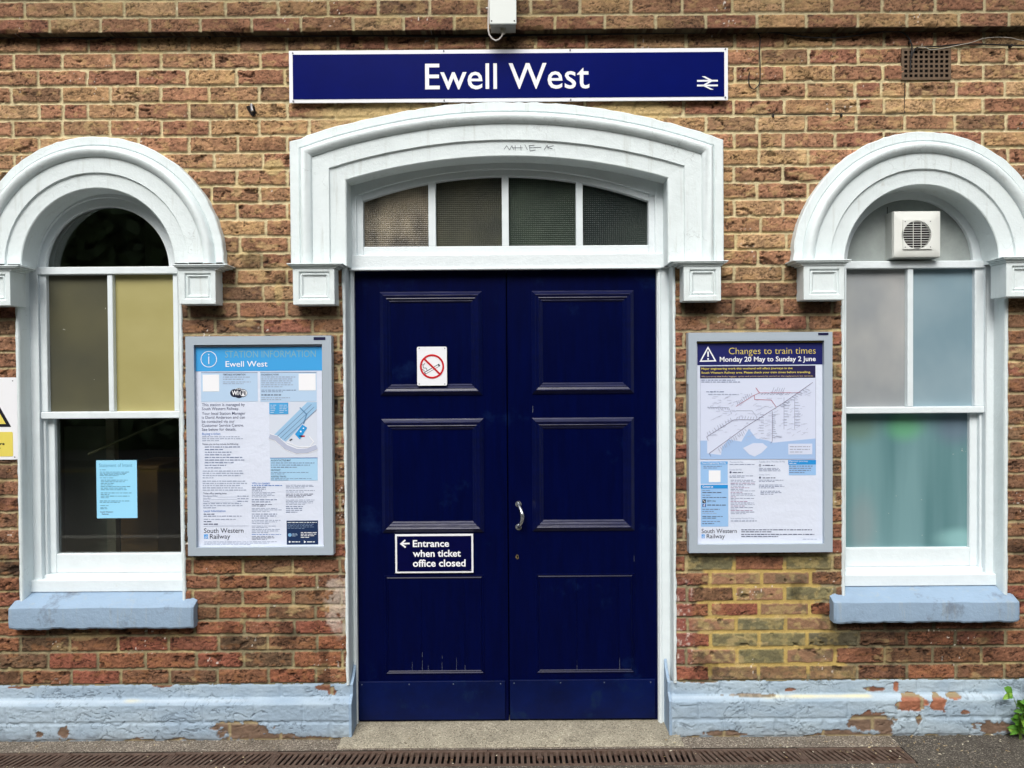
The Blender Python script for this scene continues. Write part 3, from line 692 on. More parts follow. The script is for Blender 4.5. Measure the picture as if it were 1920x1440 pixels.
# -------------------------------------------------- windows
def arch_pts(cx, cz, r, n=40, a0=math.pi, a1=0):
    return [(cx+r*math.cos(a0+(a1-a0)*i/n), cz+r*math.sin(a0+(a1-a0)*i/n)) for i in range(n+1)]
def wob_box(m, x0, x1, y0, y1, z0, z1): m.box(x0, x1, y0, y1, z0, z1)
def window(p):
    X0, X1 = p['open']; um = p['um']
    zc = P(um, p['v_cill'], .05)[1]
    # reveal lining (painted brick returns), thick old paint with a lumpy edge
    m = MB()
    zt = p['C'][1]
    for s, x in ((1, X0), (-1, X1)):
        rows = []
        nz = 60
        for i in range(nz+1):
            z = zc-.06+(zt-zc+.06)*i/nz
            wv = .004*(vnz(z*40, x*3)-.5)+.003*(vnz(z*110, x)-.5)
            rows.append([(x-s*(.010+wv), .012, z), (x-s*(.010+wv), -.012, z), (x-s*.002, -.0145+wv*.5, z), (x+s*.004, -.010, z), (x+s*(.006+wv*.3), 0, z), (x+s*.005, .09, z), (x+s*.005, .2, z)])
        m.grid(rows)
    split_build(m, 'window_reveal', WHITE, BLD, smooth=True, auto=False)
    yF, yU, yL = .066, .082, .112
    # box frame
    fw = .040
    xf0, xf1 = X0+.002, X1-.002
    gx, gz = P(p['gc'][0], p['gc'][1], yU); gr = p['gr']*sc_px(yU)
    m = MB()
    zspring = gz
    m.box(xf0, xf0+fw, yF, .19, zc, zspring); m.box(xf1-fw, xf1, yF, .19, zc, zspring)
    m.box(xf0+fw, xf0+fw+.012, yF+.026, .19, zc, zspring); m.box(xf1-fw-.012, xf1-fw, yF+.026, .19, zc, zspring)
    Ro = (xf1-xf0)/2; cx = (xf0+xf1)/2
    def ringbox(ca, cza, ra, cb, czb, rb, y0, y1):
        A = arch_pts(ca, cza, ra); B = arch_pts(cb, czb, rb)
        m.grid([[(x, y1, z) for x, z in A], [(x, y0, z) for x, z in A], [(x, y0, z) for x, z in B], [(x, y1, z) for x, z in B]])
    ringbox(cx, zspring, Ro+.02, cx, zspring, Ro-fw, yF, .19)
    w_ = m.build('window', WHITEW, BLD, bevel=.0025)
    tag(w_, p['lab'], None)
    # timber cill
    m = MB(); cz = P(um, p['v_cill'], .05)[1]; cz1 = P(um, p['v_fil1'], .05)[1]
    m.box(X0+.003, X1-.003, .045, .2, cz-.01, cz1); m.build('cill', WHITEW, w_, bevel=.003)
    # upper sash
    m = MB()
    lp, rp = p['panes']; vt, vb = p['v_up']
    xl0, xl1, z0, z1 = box_px(lp[0], vt, lp[1], vb, yU); xr0, xr1, _, _ = box_px(rp[0], vt, rp[1], vb, yU)
    zb0 = P(um, p['v_meet'][1], yU-.01)[1]; zbar = P(um, p['v_bar'], yU-.01)[1]
    A0, A1 = xf0+fw-.004, xf1-fw+.004
    A0 = min(A0, xl0-.012); A1 = max(A1, xr1+.012)
    m.box(A0, xl0, yU, yU+.04, z0, zbar); m.box(xr1, A1, yU, yU+.04, z0, zbar)
    m.box(A0, A1, yU-.006, yU+.045, zb0, z0)
    m.box(A0, A1, yU-.012, yU+.04, z1, zbar)
    m.box(xl1, xr0, yU-.004, yU+.04, z0, z1)
    # arch ring of the sash
    ringbox(cx, zspring, Ro-fw+.004, gx, gz, gr, yU, yU+.04)
    s = m.build('sash', WHITEW, w_, bevel=.004)
    # lower sash
    m = MB(); l0, l1, lz0, lz1 = box_px(p['low'][0], p['low'][2], p['low'][1], p['low'][3], yL)
    zr = P(um, p['v_rail'], yL)[1]
    m.box(xf0+fw-.004, l0, yL, yL+.04, zr, zb0+.02); m.box(l1, xf1-fw+.004, yL, yL+.04, zr, zb0+.02)
    m.box(l0, l1, yL+.001, yL+.04, zr, lz0)
    m.box(xf0+fw, xf1-fw, yL-.03, yL+.03, cz1-.002, zr-.0008)
    m.build('sash', WHITEW, w_, bevel=.004)
    # putty bead lips
    # panes
    def pane(x0, x1, z0_, z1_, y, mt, nm='pane'):
        q = MB(); q.box(x0-.004, x1+.004, y, y+.004, z0_-.004, z1_+.004); return q.build(nm, mt, w_)
    pane(xl0, xl1, z0, z1, yU+.022, p['g'][1]); pane(xr0, xr1, z0, z1, yU+.022, p['g'][2]); pane(l0, l1, lz0, lz1, yL+.02, p['g'][3])
    q = MB(); pts = arch_pts(gx, gz, gr+.004)[::-1]; zz = P(um, p['v_barT'], yU)[1]
    pts = [(a, b) for a, b in pts]
    pts = [pts[0]]+pts[1:]
    q.extrude([(gx-gr-.004, zbar-.004)][::-1]+[(gx+gr+.004, zbar-.004)]+pts, yU+.02, yU+.024); q.build('pane', p['g'][0], w_)
    return w_, (l0, l1, lz0, lz1)
wl, LOWL = window(dict(open=OL, um=200, C=CL, gc=(201, 503), gr=115, v_cill=1105, v_fil1=1087, v_rail=1074, panes=((88, 203), (213, 325)), v_up=(515, 772), v_meet=(772, 785),
       v_bar=500, v_barT=500, low=(104, 339, 785, 1038), g=(G_CLEAR, G_OLIVE, G_YELLOW, G_CLEAR), lab='left window with a clear arched pane, one olive and one yellow upper pane'))
wr, LOWR = window(dict(open=OR_, um=1720, C=CR, gc=(1707, 491), gr=117.5, v_cill=1094, v_fil1=1077, v_rail=1062, panes=((1587, 1701), (1712, 1828)), v_up=(504, 763), v_meet=(763, 775),
       v_bar=489, v_barT=489, low=(1581, 1818, 775, 1027), g=(GALV, G_GREY, G_BLUE, G_TEAL), lab='right window with frosted grey, blue and teal panes and a metal arched head'))

m = MB(); sx_, _ = P(1664, 440, .1); m.box(sx_-.0015, sx_+.0015, .1005, .104, P(1664, 489, .1)[1], P(1664, 388, .1)[1]); m.build('sheet_seam', mat('seam_dark', (50, 52, 52), rough=.7), wr)
# room behind the left window
m = MB(); IN = mat('dim_interior_wall', (150, 150, 136), rough=.8, var=.1)
x0, x1 = OL[0]-.5, OL[1]+.9
m.box(x0, x1, 2.2, 2.24, .2, 3.0); m.box(x0-.04, x0, .24, 2.24, .2, 3.0); m.box(x1, x1+.04, .24, 2.24, .2, 3.0); m.box(x0, x1, .24, 2.24, 3.0, 3.04); m.box(x0, x1, .24, 2.24, .16, .2)
for a, b in ((x0, OL[0]+.0), (OL[1], x1)): m.box(a, b, .24, .28, .2, 3.0)
m.box(OL[0], OL[1], .24, .28, .2, P(200, 1120, .2)[1])
m.build('interior_room', IN, BLD)
def at(u, v, y): return P(u, v, y)
m = MB(); a0, a1, b0, b1 = box_px(122, 800, 200, 1080, .5); m.box(a0, a1, .5, .54, .25, b1); m.build('interior_door', mat('dull_green_door', (206, 212, 196), rough=.5), BLD)
m = MB(); a0, a1, b0, b1 = box_px(200, 780, 216, 1080, .46); m.box(a0, a1, .46, .5, .2, 1.95); m.build('interior_post', mat('cream_post', (236, 228, 206), rough=.6), BLD)
m = MB(); a0, a1, b0, b1 = box_px(226, 880, 296, 1080, .42); m.box(a0, a1, .42, .8, .2, b1); m.box(a0-.01, a1+.01, .41, .81, b1, b1+.02)
tag(m.build('cabinet', mat('brown_cabinet', (190, 142, 92), rough=.5, var=.15), None, bevel=.004, loc=(a0, .42, .2)), 'brown wooden cabinet standing inside behind the left window', 'cabinet')
m = MB(); p0 = at(165, 852, .3); p1 = at(330, 780, .42)
m.tube([(p0[0], .3, p0[1]), (p1[0], .42, p1[1])], .006, 8); m.build('slanting_bar', mat('pale_bar', (190, 184, 150), rough=.5), BLD)  # thin pale bar slanting across behind the left lower pane

# -------------------------------------------------- door frame, fanlight
yD = .075
m = MB()
ztr0 = P(950, 505, yD)[1]; ztr1 = P(950, 478, yD)[1]
XA, XB = OD[0]-.004, OD[1]+.004
xl = P(667, 900, yD)[0]; xr = P(1233, 900, yD)[0]
zb = PG(950, 1372)[1]
m.box(XA, xl, yD, .20, .004, ztr0); m.box(xr, XB, yD, .20, .004, ztr0)
m.box(xl-.016, xl-.004, yD-.010, yD+.01, .004, ztr0); m.box(xr+.004, xr+.016, yD-.010, yD+.01, .004, ztr0)
m.box(XA, XB, yD-.018, .20, ztr0, ztr1)
m.box(xl-.016, xr+.016, yD-.026, yD, ztr0-.004, ztr0+.006)
DF = m.build('door_frame', WHITEW, BLD, bevel=.003)
# reveal lining
m = MB()
for s, x in ((1, OD[0]), (-1, OD[1])):
    rows = []
    za, zbb = ZPT-.005, CDz+RDi-.2
    for i in range(91):
        z = za+(zbb-za)*i/90; wv = .005*(vnz(z*40, x*3+9)-.5)+.004*(vnz(z*120, x)-.5)
        rows.append([(x-s*(.008+wv), .012, z), (x-s*(.008+wv), -.012, z), (x-s*.001, -.0145+wv*.5, z), (x+s*.004, -.010, z), (x+s*.006, .0, z), (x+s*.004, .08, z)])
    m.grid(rows)
split_build(m, 'door_reveal', WHITE, BLD, smooth=True, auto=False)
# fanlight
yFn = .078
ac = P(948, 1118, yFn); aR = 788*sc_px(yFn)
def zarch(x): return ac[1]+math.sqrt(max(aR*aR-(x-ac[0])**2, 0))
gl, gr_ = P(681, 440, yFn)[0], P(1216, 440, yFn)[0]; gz0 = P(948, 461, yFn)[1]
m = MB(); n = 60
def strip(xa, xb, zlo, zhi, y0, y1):
    fr = [(xa+(xb-xa)*i/n) for i in range(n+1)]
    m.grid([[(x, y1, zhi(x)) for x in fr], [(x, y0, zhi(x)) for x in fr], [(x, y0, zlo(x)) for x in fr], [(x, y1, zlo(x)) for x in fr]])
hi = lambda x: CDz+math.sqrt((RDi+.03)**2-(x-CDx)**2)
strip(gl, gr_, zarch, hi, yFn, yFn+.05)
mid = lambda x: zarch(x)+.028
strip(gl-.028, gr_+.028, lambda x: ac[1]+math.sqrt((aR+.030)**2-(x-ac[0])**2), hi, yFn-.012, yFn+.01)
m.box(XA, gl, yFn, yFn+.05, ztr1, hi(gl)-.01); m.box(gr_, XB, yFn, yFn+.05, ztr1, hi(gr_)-.01)
m.box(XA, gl-.028, yFn-.012, yFn+.01, ztr1, hi(gl)-.01); m.box(gr_+.028, XB, yFn-.012, yFn+.01, ztr1, hi(gr_)-.01)
m.box(gl, gr_, yFn+.001, yFn+.05, ztr1, gz0)
bars = ((803, 817), (941, 954), (1080, 1093))
for a, b in bars:
    xa, xb = P(a, 410, yFn)[0], P(b, 410, yFn)[0]; m.box(xa, xb, yFn+.002, yFn+.045, gz0, zarch((xa+xb)/2)+.004)
FN = m.build('fanlight', WHITEW, BLD, bevel=.003)
ed = [681, 803, 817, 941, 954, 1080, 1093, 1216]
for i, g in enumerate((G_WIRE1, G_WIRE2, G_WIRE3, G_WIRE4)):
    xa, xb = P(ed[2*i], 410, yFn)[0]-.003, P(ed[2*i+1], 410, yFn)[0]+.003
    q = MB(); xs = [xb+(xa-xb)*j/16 for j in range(17)]
    q.extrude([(xa, gz0-.003), (xb, gz0-.003)]+[(x, zarch(x)+.004) for x in xs], yFn+.030, yFn+.034); q.build('pane', g, FN)

# -------------------------------------------------- doors
yL_ = .098
def door(u0, u1, vbot, U, lab, first):
    x0, x1 = P(u0, 900, yL_)[0], P(u1, 900, yL_)[0]
    z0 = P((u0+u1)/2, vbot, yL_)[1]; z1 = ztr0-.001
    m = MB(); m.box(x0, x1, yL_, yL_+.045, z0, z1)
    dr = m.build('door', NAVY, BLD, bevel=.002); tag(dr, lab, None)
    def ring(pu0, pv0, pu1, pv1, prof, nm='panel_moulding', mt=NAVYM):
        a, b, c, d = box_px(pu0, pv0, pu1, pv1, yL_)
        q = MB(); rows = []
        for dd, yy in prof: rows.append([(a+dd, yL_+yy, c+dd), (b-dd, yL_+yy, c+dd), (b-dd, yL_+yy, d-dd), (a+dd, yL_+yy, d-dd)])
        q.grid(rows, closed=True)
        o = q.build(nm, mt, dr, smooth=False); return o
    big = [(0, .001), (.0, -.004), (.006, -.008), (.016, -.016), (.019, -.0165), (.022, -.0145), (.030, -.0115), (.033, -.0125), (.042, -.0055), (.045, -.006), (.052, -.0006)]
    ring(U['t'][0], U['t'][1], U['t'][2], U['t'][3], big); ring(U['m'][0], U['m'][1], U['m'][2], U['m'][3], big)
    # flush lower panel: sunk line with a bead and two V grooves
    sm = [(0, .0005), (.001, -.003), (.006, -.004), (.010, -.001), (.014, -.0035), (.018, -.0005)]
    ring(U['b'][0], U['b'][1], U['b'][2], U['b'][3], sm, 'panel_bead', NAVY)
    a, b, c, d = box_px(*U['b'], yL_)
    q = MB()
    for g in U['g']:
        gx = P(g, 1170, yL_)[0]; q.box(gx-.0012, gx-.0004, yL_-.0012, yL_+.001, c+.02, d-.02); q.box(gx+.0012, gx+.002, yL_-.0009, yL_+.001, c+.02, d-.02)
    split_build(q, 'board_joint', NAVY, dr)
    # kick board
    kx0, kx1, kz0, kz1 = box_px(u0+4 if first else u0+3, U['k'], u1-4, vbot-3, yL_-.008)
    m = MB(); m.box(kx0, kx1, yL_-.012, yL_-.0002, kz0, kz1); kb = m.build('kick_board', NAVYK, dr, bevel=.002)
    m = MB()
    for sx in (.03, .35, .65, .97):
        for sz in (.93,): m.cyl(kx0+(kx1-kx0)*sx, kz0+(kz1-kz0)*sz, yL_-.0135, yL_-.011, .0028, 8)
    split_build(m, 'screw', mat('dull_screw', (90, 100, 120), rough=.5), dr)
    # chipped paint: raised bare flecks near the foot of the boards
    m = MB(); fl = ink((104, 110, 122))
    rnd = random.Random(int(u0))
    for (uu, vv, hh) in U['chips']:
        x, z = P(uu, vv, yL_-.001); s = sc_px(yL_); hh *= s; w_ = .0006+.0006*rnd.random()
        m.poly([(x-w_, yL_-.001, z), (x+w_*.6, yL_-.001, z+hh*.1), (x+w_*.5, yL_-.001, z+hh*.9), (x-w_*.2, yL_-.001, z+hh)])
    split_build(m, 'bare_fleck', fl, dr)
    return dr
d1 = door(667, 951.2, 1352, dict(t=(713, 547, 904, 741), m=(716, 785, 907, 998), b=(722, 1078, 908, 1264), g=(790, 871), k=1277,
    chips=[(773, 1262, 22), (792, 1262, 25), (803, 1262, 16), (829, 1262, 22), (856, 1262, 30), (872, 1262, 16), (792, 1232, 10), (829, 1235, 6), (777, 567, 2), (812, 1352, 3)]), 'left door leaf carrying two signs', True)
d2 = door(953, 1232, 1350, dict(t=(997, 545, 1188, 738), m=(998, 783, 1189, 995), b=(1005, 1075, 1190, 1262), g=(1081, 1160), k=1274,
    chips=[(1082, 1248, 10), (1162, 1256, 24), (1082, 1257, 20), (1040, 1345, 3), (1189, 1053, 12), (999, 774, 14)]), 'right door leaf with a chrome pull handle', False)
# handle, keyhole
hx, hz1 = P(972, 945, yL_); _, hz0 = P(973, 988, yL_)
m = MB(); CH = mat('chrome_handle', (200, 204, 208), rough=.22, metal=.9)
m.cyl(hx, hz1, yL_-.003, yL_, .0145, 20, CH); m.cyl(hx, hz0, yL_-.003, yL_, .0145, 20, CH)
pts = []
for i in range(17):
    t = i/16; z = hz1+(hz0-hz1)*t
    pts.append((hx+.018*math.sin(math.pi*t), yL_-.004-.040*math.sin(math.pi*t)**.6, z))
m.tube(pts, [.0075-.0005*math.cos(math.pi*2*i/16)+(.003 if 4 < i < 13 else 0)*.4 for i in range(17)], 12, CH)
m.build('handle', CH, d2, smooth=True)
m = MB()
for z in (hz1, hz0):
    for a in range(4): m.cyl(hx+.0098*math.cos(a*1.57+.8), z+.0098*math.sin(a*1.57+.8), yL_-.0045, yL_-.0025, .0022, 8)
split_build(m, 'screw', SCREW, d2)
kx, kz = P(970, 1044, yL_)
m = MB(); br = mat('worn_brass_lock', (128, 110, 74), rough=.5, metal=.6); bk = mat('lock_hole', (8, 8, 8), rough=.8)
m.extrude([(kx+.008*math.cos(a*.7)*(.7+.5*(a % 3)/2), kz+.012*math.sin(a*.7)*(.8+.2*(a % 2))) for a in range(9)][::-1], yL_-.0016, yL_, br)
m.cyl(kx+.001, kz+.003, yL_-.0022, yL_-.0012, .0038, 12, bk); m.box(kx-.0005, kx+.003, yL_-.0022, yL_-.0012, kz-.008, kz+.002, bk)
m.build('keyhole', br, d2)

m = MB(); m.box(OD[0]-.1, OD[1]+.1, .30, .34, -.05, 3.0); m.build('door_light_blocker', mat('light_blocker_dark', (18, 18, 20), rough=.9), BLD)  # dark board added behind the doors to stop light through the gaps
# doorstep
STEP = ground_mat('worn_concrete_step', (154, 148, 131), (186, 179, 160), (106, 98, 84), 210, .0015, .28)
m = MB()
sx0, sx1 = P(640, 1385, -.05)[0], P(1275, 1378, -.05)[0]
rows = []
for j in range(13):
    t = j/12; y = .16-.30*t if j < 11 else (-.115 if j == 11 else -.122); z = (.018 if y > .05 else .018-.008*min(1, (.05-y)/.15)) if j < 11 else (.004 if j == 11 else -.01)
    rows.append([((sx0+(sx1-sx0)*i/50) + (.012*(vnz(i*2, j)-.5)), y+.004*(vnz(i*.6, j)-.5), z+.004*(vnz(i*.5, j*.7)-.5)) for i in range(51)])
m.grid(rows); m.build('doorstep', STEP, BLD, smooth=True)
exec_more = True

# ================================================================== GROUND
ASPH = ground_mat('asphalt', (92, 87, 79), (158, 150, 138), (56, 52, 46), 240)
CONC = ground_mat('concrete_strip', (126, 117, 105), (196, 186, 170), (70, 62, 54), 230, .003)
ROADM = ground_mat('road_asphalt', (80, 78, 76), (110, 108, 104), (56, 54, 52), 60)

gyb = PG(900, 1406)[1]; gyf = PG(900, 1436)[1]         # back and front edge of the drain
gxe = PG(1708, 1420)[0]
def sheet(name, polys, mt, z=0.0, sub=None):
    m = MB()
    for (x0, x1, y0, y1) in polys: m.poly([(x0, y0, z), (x1, y0, z), (x1, y1, z), (x0, y1, z)])
    o = m.build(name, mt, None); tag(o, None, None, kind='structure'); return o
sheet('pavement', [(-8, 8, -3.95, gyf-.004), (gxe+.006, 8, gyf-.004, .03)], ASPH)
sheet('concrete_strip', [(-8, gxe+.006, gyb+.003, .03)], CONC, 0.0)
m = MB(); m.box(-8, gxe+.004, gyf-.03, gyb+.03, -.13, -.09); m.box(-8, gxe+.004, gyb+.002, gyb+.02, -.09, -.002); m.box(-8, gxe+.004, gyf-.02, gyf-.003, -.09, -.002); m.box(gxe+.003, gxe+.02, gyf-.02, gyb+.02, -.09, -.002)
tag(m.build('drain_channel', mat('dark_channel', (18, 15, 13), rough=.9, var=.3), None), None, None, kind='structure')
m = MB(); m.box(-8, 8, -4.1, -3.95, -.14, .0); tag(m.build('kerb', mat('kerb_stone', (140, 136, 128), rough=.9, var=.15, bump=.002), None, bevel=.012), None, None, kind='structure')
sheet('road', [(-40, 40, -11, -4.1)], ROADM, -.12)
ym = mat('yellow_road_paint', (196, 166, 70), rough=.8, var=.2)
m = MB()
for y in (-10.45, -10.25): m.poly([(-40, y, -.116), (40, y, -.116), (40, y+.09, -.116), (-40, y+.09, -.116)])
tag(m.build('road_markings', ym, None), None, None, kind='structure')
m = MB(); m.box(-40, 40, -13, -11, -.13, .0); tag(m.build('far_pavement', ASPH, None), None, None, kind='structure')
m = MB(); m.poly([(-250, -250, -.135), (250, -250, -.135), (250, 250, -.135), (-250, 250, -.135)]); tag(m.build('ground', mat('earth', (96, 92, 78), rough=.95, var=.2, vscale=.5), None), None, None, kind='structure')

# hedge across the road: dark mass the glass and gloss paint mirror
m = MB(); rnd = random.Random(5)
for i in range(14000):
    x = rnd.uniform(-22, 22); z = rnd.random()**.8*(9+1.2*math.sin(x*.7)+.8*math.sin(x*1.9+1)); y = -13.6+rnd.uniform(-.6, .6)+.3*math.sin(x*2+z)
    s = rnd.uniform(.12, .3); a, b = rnd.uniform(0, 6.28), rnd.uniform(-1, 1)
    t = Vector((math.cos(a), b*.6, math.sin(a)))*s; q = Vector((-math.sin(a), rnd.uniform(-.6, .6), math.cos(a)))*s*.6; c = Vector((x, y, z))
    m.poly([c-t, c+q, c+t, c-q])
for i in range(9000):  # side wings added out of view to darken side reflections and skylight
    sg = rnd.choice((-1, 1)); y = rnd.uniform(-13.5, -1.5); z = rnd.random()**.8*(6.5+math.sin(y*.9+sg)); x = sg*(11.5+rnd.uniform(-.6, .6))
    s = rnd.uniform(.12, .3); a, b = rnd.uniform(0, 6.28), rnd.uniform(-1, 1)
    t = Vector((b*.6, math.cos(a), math.sin(a)))*s; q = Vector((rnd.uniform(-.6, .6), -math.sin(a), math.cos(a)))*s*.6; c = Vector((x, y, z))
    m.poly([c-t, c+q, c+t, c-q])
for sg in (-1, 1):
    for i in range(12): m.box(sg*12.1, sg*12.6, -1.5-i, -2.5-i, -.1, 6+math.sin(i*.9)*.7)
for i in range(-22, 22): m.box(i, i+1, -14.8, -14.2, -.1, 8+math.sin(i*.9)*.8)
tag(m.build('hedge', mat('hedge_leaves', (78, 94, 56), rough=.6, var=.5, vscale=3), None), 'tall dark green hedge across the road behind the viewer, with unseen side wings added to darken reflections', 'hedge', kind='stuff')

# -------------------------------------------------- drain gratings
RUST = mat('rusted_iron_grating', (94, 78, 68), rough=.75, spec=.3, var=.3, vscale=30, bump=.0015, bscale=200, dirt=(70, 50, 40), dscale=20, dth=.5)
secs = [(-270, -75), (-75, 123), (123, 320), (320, 515), (515, 717), (717, 913), (913, 1112), (1112, 1307), (1307, 1507), (1507, 1708)]
slabel = ['drain grating at the far left edge, cut by the frame', 'drain grating with slanted slots below the left window sill', 'drain grating with slanted slots under the gap between left window and notice board',
          'drain grating with slanted slots straight below the left notice board', 'drain grating with slanted slots reaching the left end of the doorstep', 'drain grating with upright slots below the left half of the door',
          'drain grating with upright slots below the right door handle side', 'drain grating with upright slots below the right end of the doorstep', 'drain grating with back-slanted slots below the right notice board', 'last drain grating at the right end of the channel']
for i, (ua, ub) in enumerate(secs):
    if i == 0: continue
    xa, xb = PG(ua, 1420)[0]+.001, PG(ub, 1420)[0]-.001
    r_ = root('drain_grating', slabel[i], 'drain grating', ((xa+xb)/2, (gyb+gyf)/2, 0), 'cast iron drain gratings in a row along the channel')
    lean = .034 if i <= 4 else (0.0 if i in (5, 6, 7) else -.030)
    if i == 4: lean = .018
    ya, yb_ = gyf, gyb
    zt = .001 if i % 2 else -.001
    m = MB(); m.box(xa, xb, ya, ya+.018, -.02, zt); m.box(xa, xb, yb_-.018, yb_, -.02, zt); m.box(xa, xa+.008, ya+.018, yb_-.018, -.02, zt); m.box(xb-.008, xb, ya+.018, yb_-.018, -.02, zt)
    m.build('rim', RUST, r_, bevel=.002)
    m = MB(); nb = 18; st = (xb-xa)/nb
    yi0, yi1 = ya+.0182, yb_-.0182
    for j in range(nb+1):
        xc_ = xa+st*j; w2 = st*.27
        q = [(xc_-w2-lean/2, yi0), (xc_+w2-lean/2, yi0), (xc_+w2+lean/2, yi1), (xc_-w2+lean/2, yi1)]
        q = [(min(max(x, xa+.0082), xb-.0082), y) for x, y in q]
        if abs(q[1][0]-q[0][0])+abs(q[2][0]-q[3][0]) < .004: continue
        z2 = zt-.0015
        top = [(x, y, z2) for x, y in q]; bot = [(x, y, zt-.008) for x, y in q]
        m.poly(top); m.poly(bot[::-1])
        for a in range(4): m.poly([top[a], bot[a], bot[(a+1) % 4], top[(a+1) % 4]])
    if False:
        for fy in (.33, .66): m.box(xa+.008, xb-.008, yi0+(yi1-yi0)*fy-.003, yi0+(yi1-yi0)*fy+.003, -.02, zt-.006)
    m.build('bar', RUST, r_)
    if i in (2, 4, 6, 8):
        m = MB(); xm = (xa+xb)/2; m.tube([(xm, (ya+yb_)/2, -.01), (xm, (ya+yb_)/2, zt+.001)], .014, 14); m.build('bolt', RUST, r_)

# litter: pale petals and grit on the ground
m = MB(); rnd = random.Random(3); lm = [ink((206, 198, 176)), ink((176, 160, 128)), ink((150, 128, 92))]
for i in range(330):
    u = rnd.uniform(-40, 1960) if rnd.random() < .5 else rnd.uniform(1560, 1900); v = rnd.uniform(1376, 1442) if u > 1700 else rnd.choice([rnd.uniform(1388, 1404), rnd.uniform(1437, 1450), rnd.uniform(1405, 1436)])
    x, y = PG(u, v); z = .0025
    if 640 < u < 1270 and v < 1404: z = .016
    s = rnd.uniform(.002, .0055); a = rnd.uniform(0, 6.28); c = Vector((x, y, z)); t = Vector((math.cos(a), math.sin(a), rnd.uniform(-.3, .3)))*s*1.5; q = Vector((-math.sin(a), math.cos(a), rnd.uniform(0, .6)))*s*.7
    m.poly([c-t, c-q*.8, c+t, c+q], lm[i % 3])
tag(m.build('fallen_petals', lm[0], None), None, None, kind='stuff'); bpy.data.objects['fallen_petals']['label'] = 'pale fallen petals and crumbs scattered over the paving'

# ================================================================== LETTERING
_tc = {}
def text_mesh(s, off=0.0):
    k = (s, off)
    if k in _tc: return _tc[k]
    c = bpy.data.curves.new('t', 'FONT'); c.body = s; c.size = 1; c.offset = off; c.resolution_u = 3
    o = bpy.data.objects.new('t', c); COL.objects.link(o)
    bpy.context.view_layer.update()
    me = bpy.data.meshes.new_from_object(o.evaluated_get(bpy.context.evaluated_depsgraph_get()))
    V = [(v.co.x, v.co.y) for v in me.vertices]; Fc = [tuple(p.vertices) for p in me.polygons]
    bpy.data.objects.remove(o); bpy.data.curves.remove(c); bpy.data.meshes.remove(me)
    _tc[k] = (V, Fc); return _tc[k]
_capH = None
def cap_h(off):
    V, _ = text_mesh('H', off); ys = [y for _, y in V]; return min(ys), max(ys)
def text(m, s, u0, u1, vcap, vbase, y, mt, off=0.0, align='L'):
    """fit a string: caps from vcap to vbase, ink from u0 to u1 (u1 None keeps the natural width)"""
    V, Fc = text_mesh(s, off)
    lo, hi = cap_h(off); xs = [x for x, _ in V]; xmin, xmax = min(xs), max(xs)
    um = u0 if u1 is None else (u0+u1)/2; vm = (vcap+vbase)/2
    zb_ = P(um, vbase, y)[1]; zt_ = P(um, vcap, y)[1]; sz = (zt_-zb_)/(hi-lo)
    X0_ = P(u0, vm, y)[0]
    sx = sz if u1 is None else (P(u1, vm, y)[0]-X0_)/(xmax-xmin)
    b = len(m.v)
    m.v += [(X0_+(x-xmin)*sx, y, zb_+(yy-lo)*sz) for x, yy in V]
    for f in Fc: m.f.append(tuple(b+i for i in f)); m.m.append(m.mi(mt))
def rect(m, u0, v0, u1, v1, y, mt, t=0):
    a, b, c, d = box_px(u0, v0, u1, v1, y); m.poly([(a, y, c), (b, y, c), (b, y, d), (a, y, d)], mt)
def line(m, pts, wpx, y, mt):
    pts = [Vector(P(u, v, y)) for u, v in pts]; hw = wpx*sc_px(y)/2; n = len(pts); closed = (pts[0]-pts[-1]).length < 1e-6 and n > 2
    if closed: pts = pts[:-1]; n -= 1
    A, B = [], []
    for i in range(n):
        p = pts[i-1] if (i or closed) else None; q = pts[(i+1) % n] if (i < n-1 or closed) else None
        d1 = (pts[i]-p).normalized() if p is not None else None; d2 = (q-pts[i]).normalized() if q is not None else None
        if d1 is None: nn = Vector((-d2.y, d2.x)); k = 1
        elif d2 is None: nn = Vector((-d1.y, d1.x)); k = 1
        else:
            nn = Vector((-(d1+d2).y, (d1+d2).x)).normalized(); k = 1/max(.4, nn.dot(Vector((-d1.y, d1.x))))
        A.append(pts[i]+nn*hw*k); B.append(pts[i]-nn*hw*k)
    for i in range(n if closed else n-1):
        j = (i+1) % n; m.poly([(B[i].x, y, B[i].y), (B[j].x, y, B[j].y), (A[j].x, y, A[j].y), (A[i].x, y, A[i].y)], mt)
def polypx(m, pts, y, mt): m.poly([(P(u, v, y)[0], y, P(u, v, y)[1]) for u, v in pts], mt)
def ringpx(m, u, v, r0, r1, y, mt, n=40):
    x, z = P(u, v, y); s = sc_px(y)
    A = [(x+r0*s*math.cos(2*math.pi*i/n), y, z+r0*s*math.sin(2*math.pi*i/n)) for i in range(n)]
    B = [(x+r1*s*math.cos(2*math.pi*i/n), y, z+r1*s*math.sin(2*math.pi*i/n)) for i in range(n)]
    m.grid([A, B], mt, closed=True)
def discpx(m, u, v, r, y, mt, n=28, ry=None):
    x, z = P(u, v, y); s = sc_px(y); ry = ry or r
    m.poly([(x+r*s*math.cos(2*math.pi*i/n), y, z+ry*s*math.sin(2*math.pi*i/n)) for i in range(n)], mt)
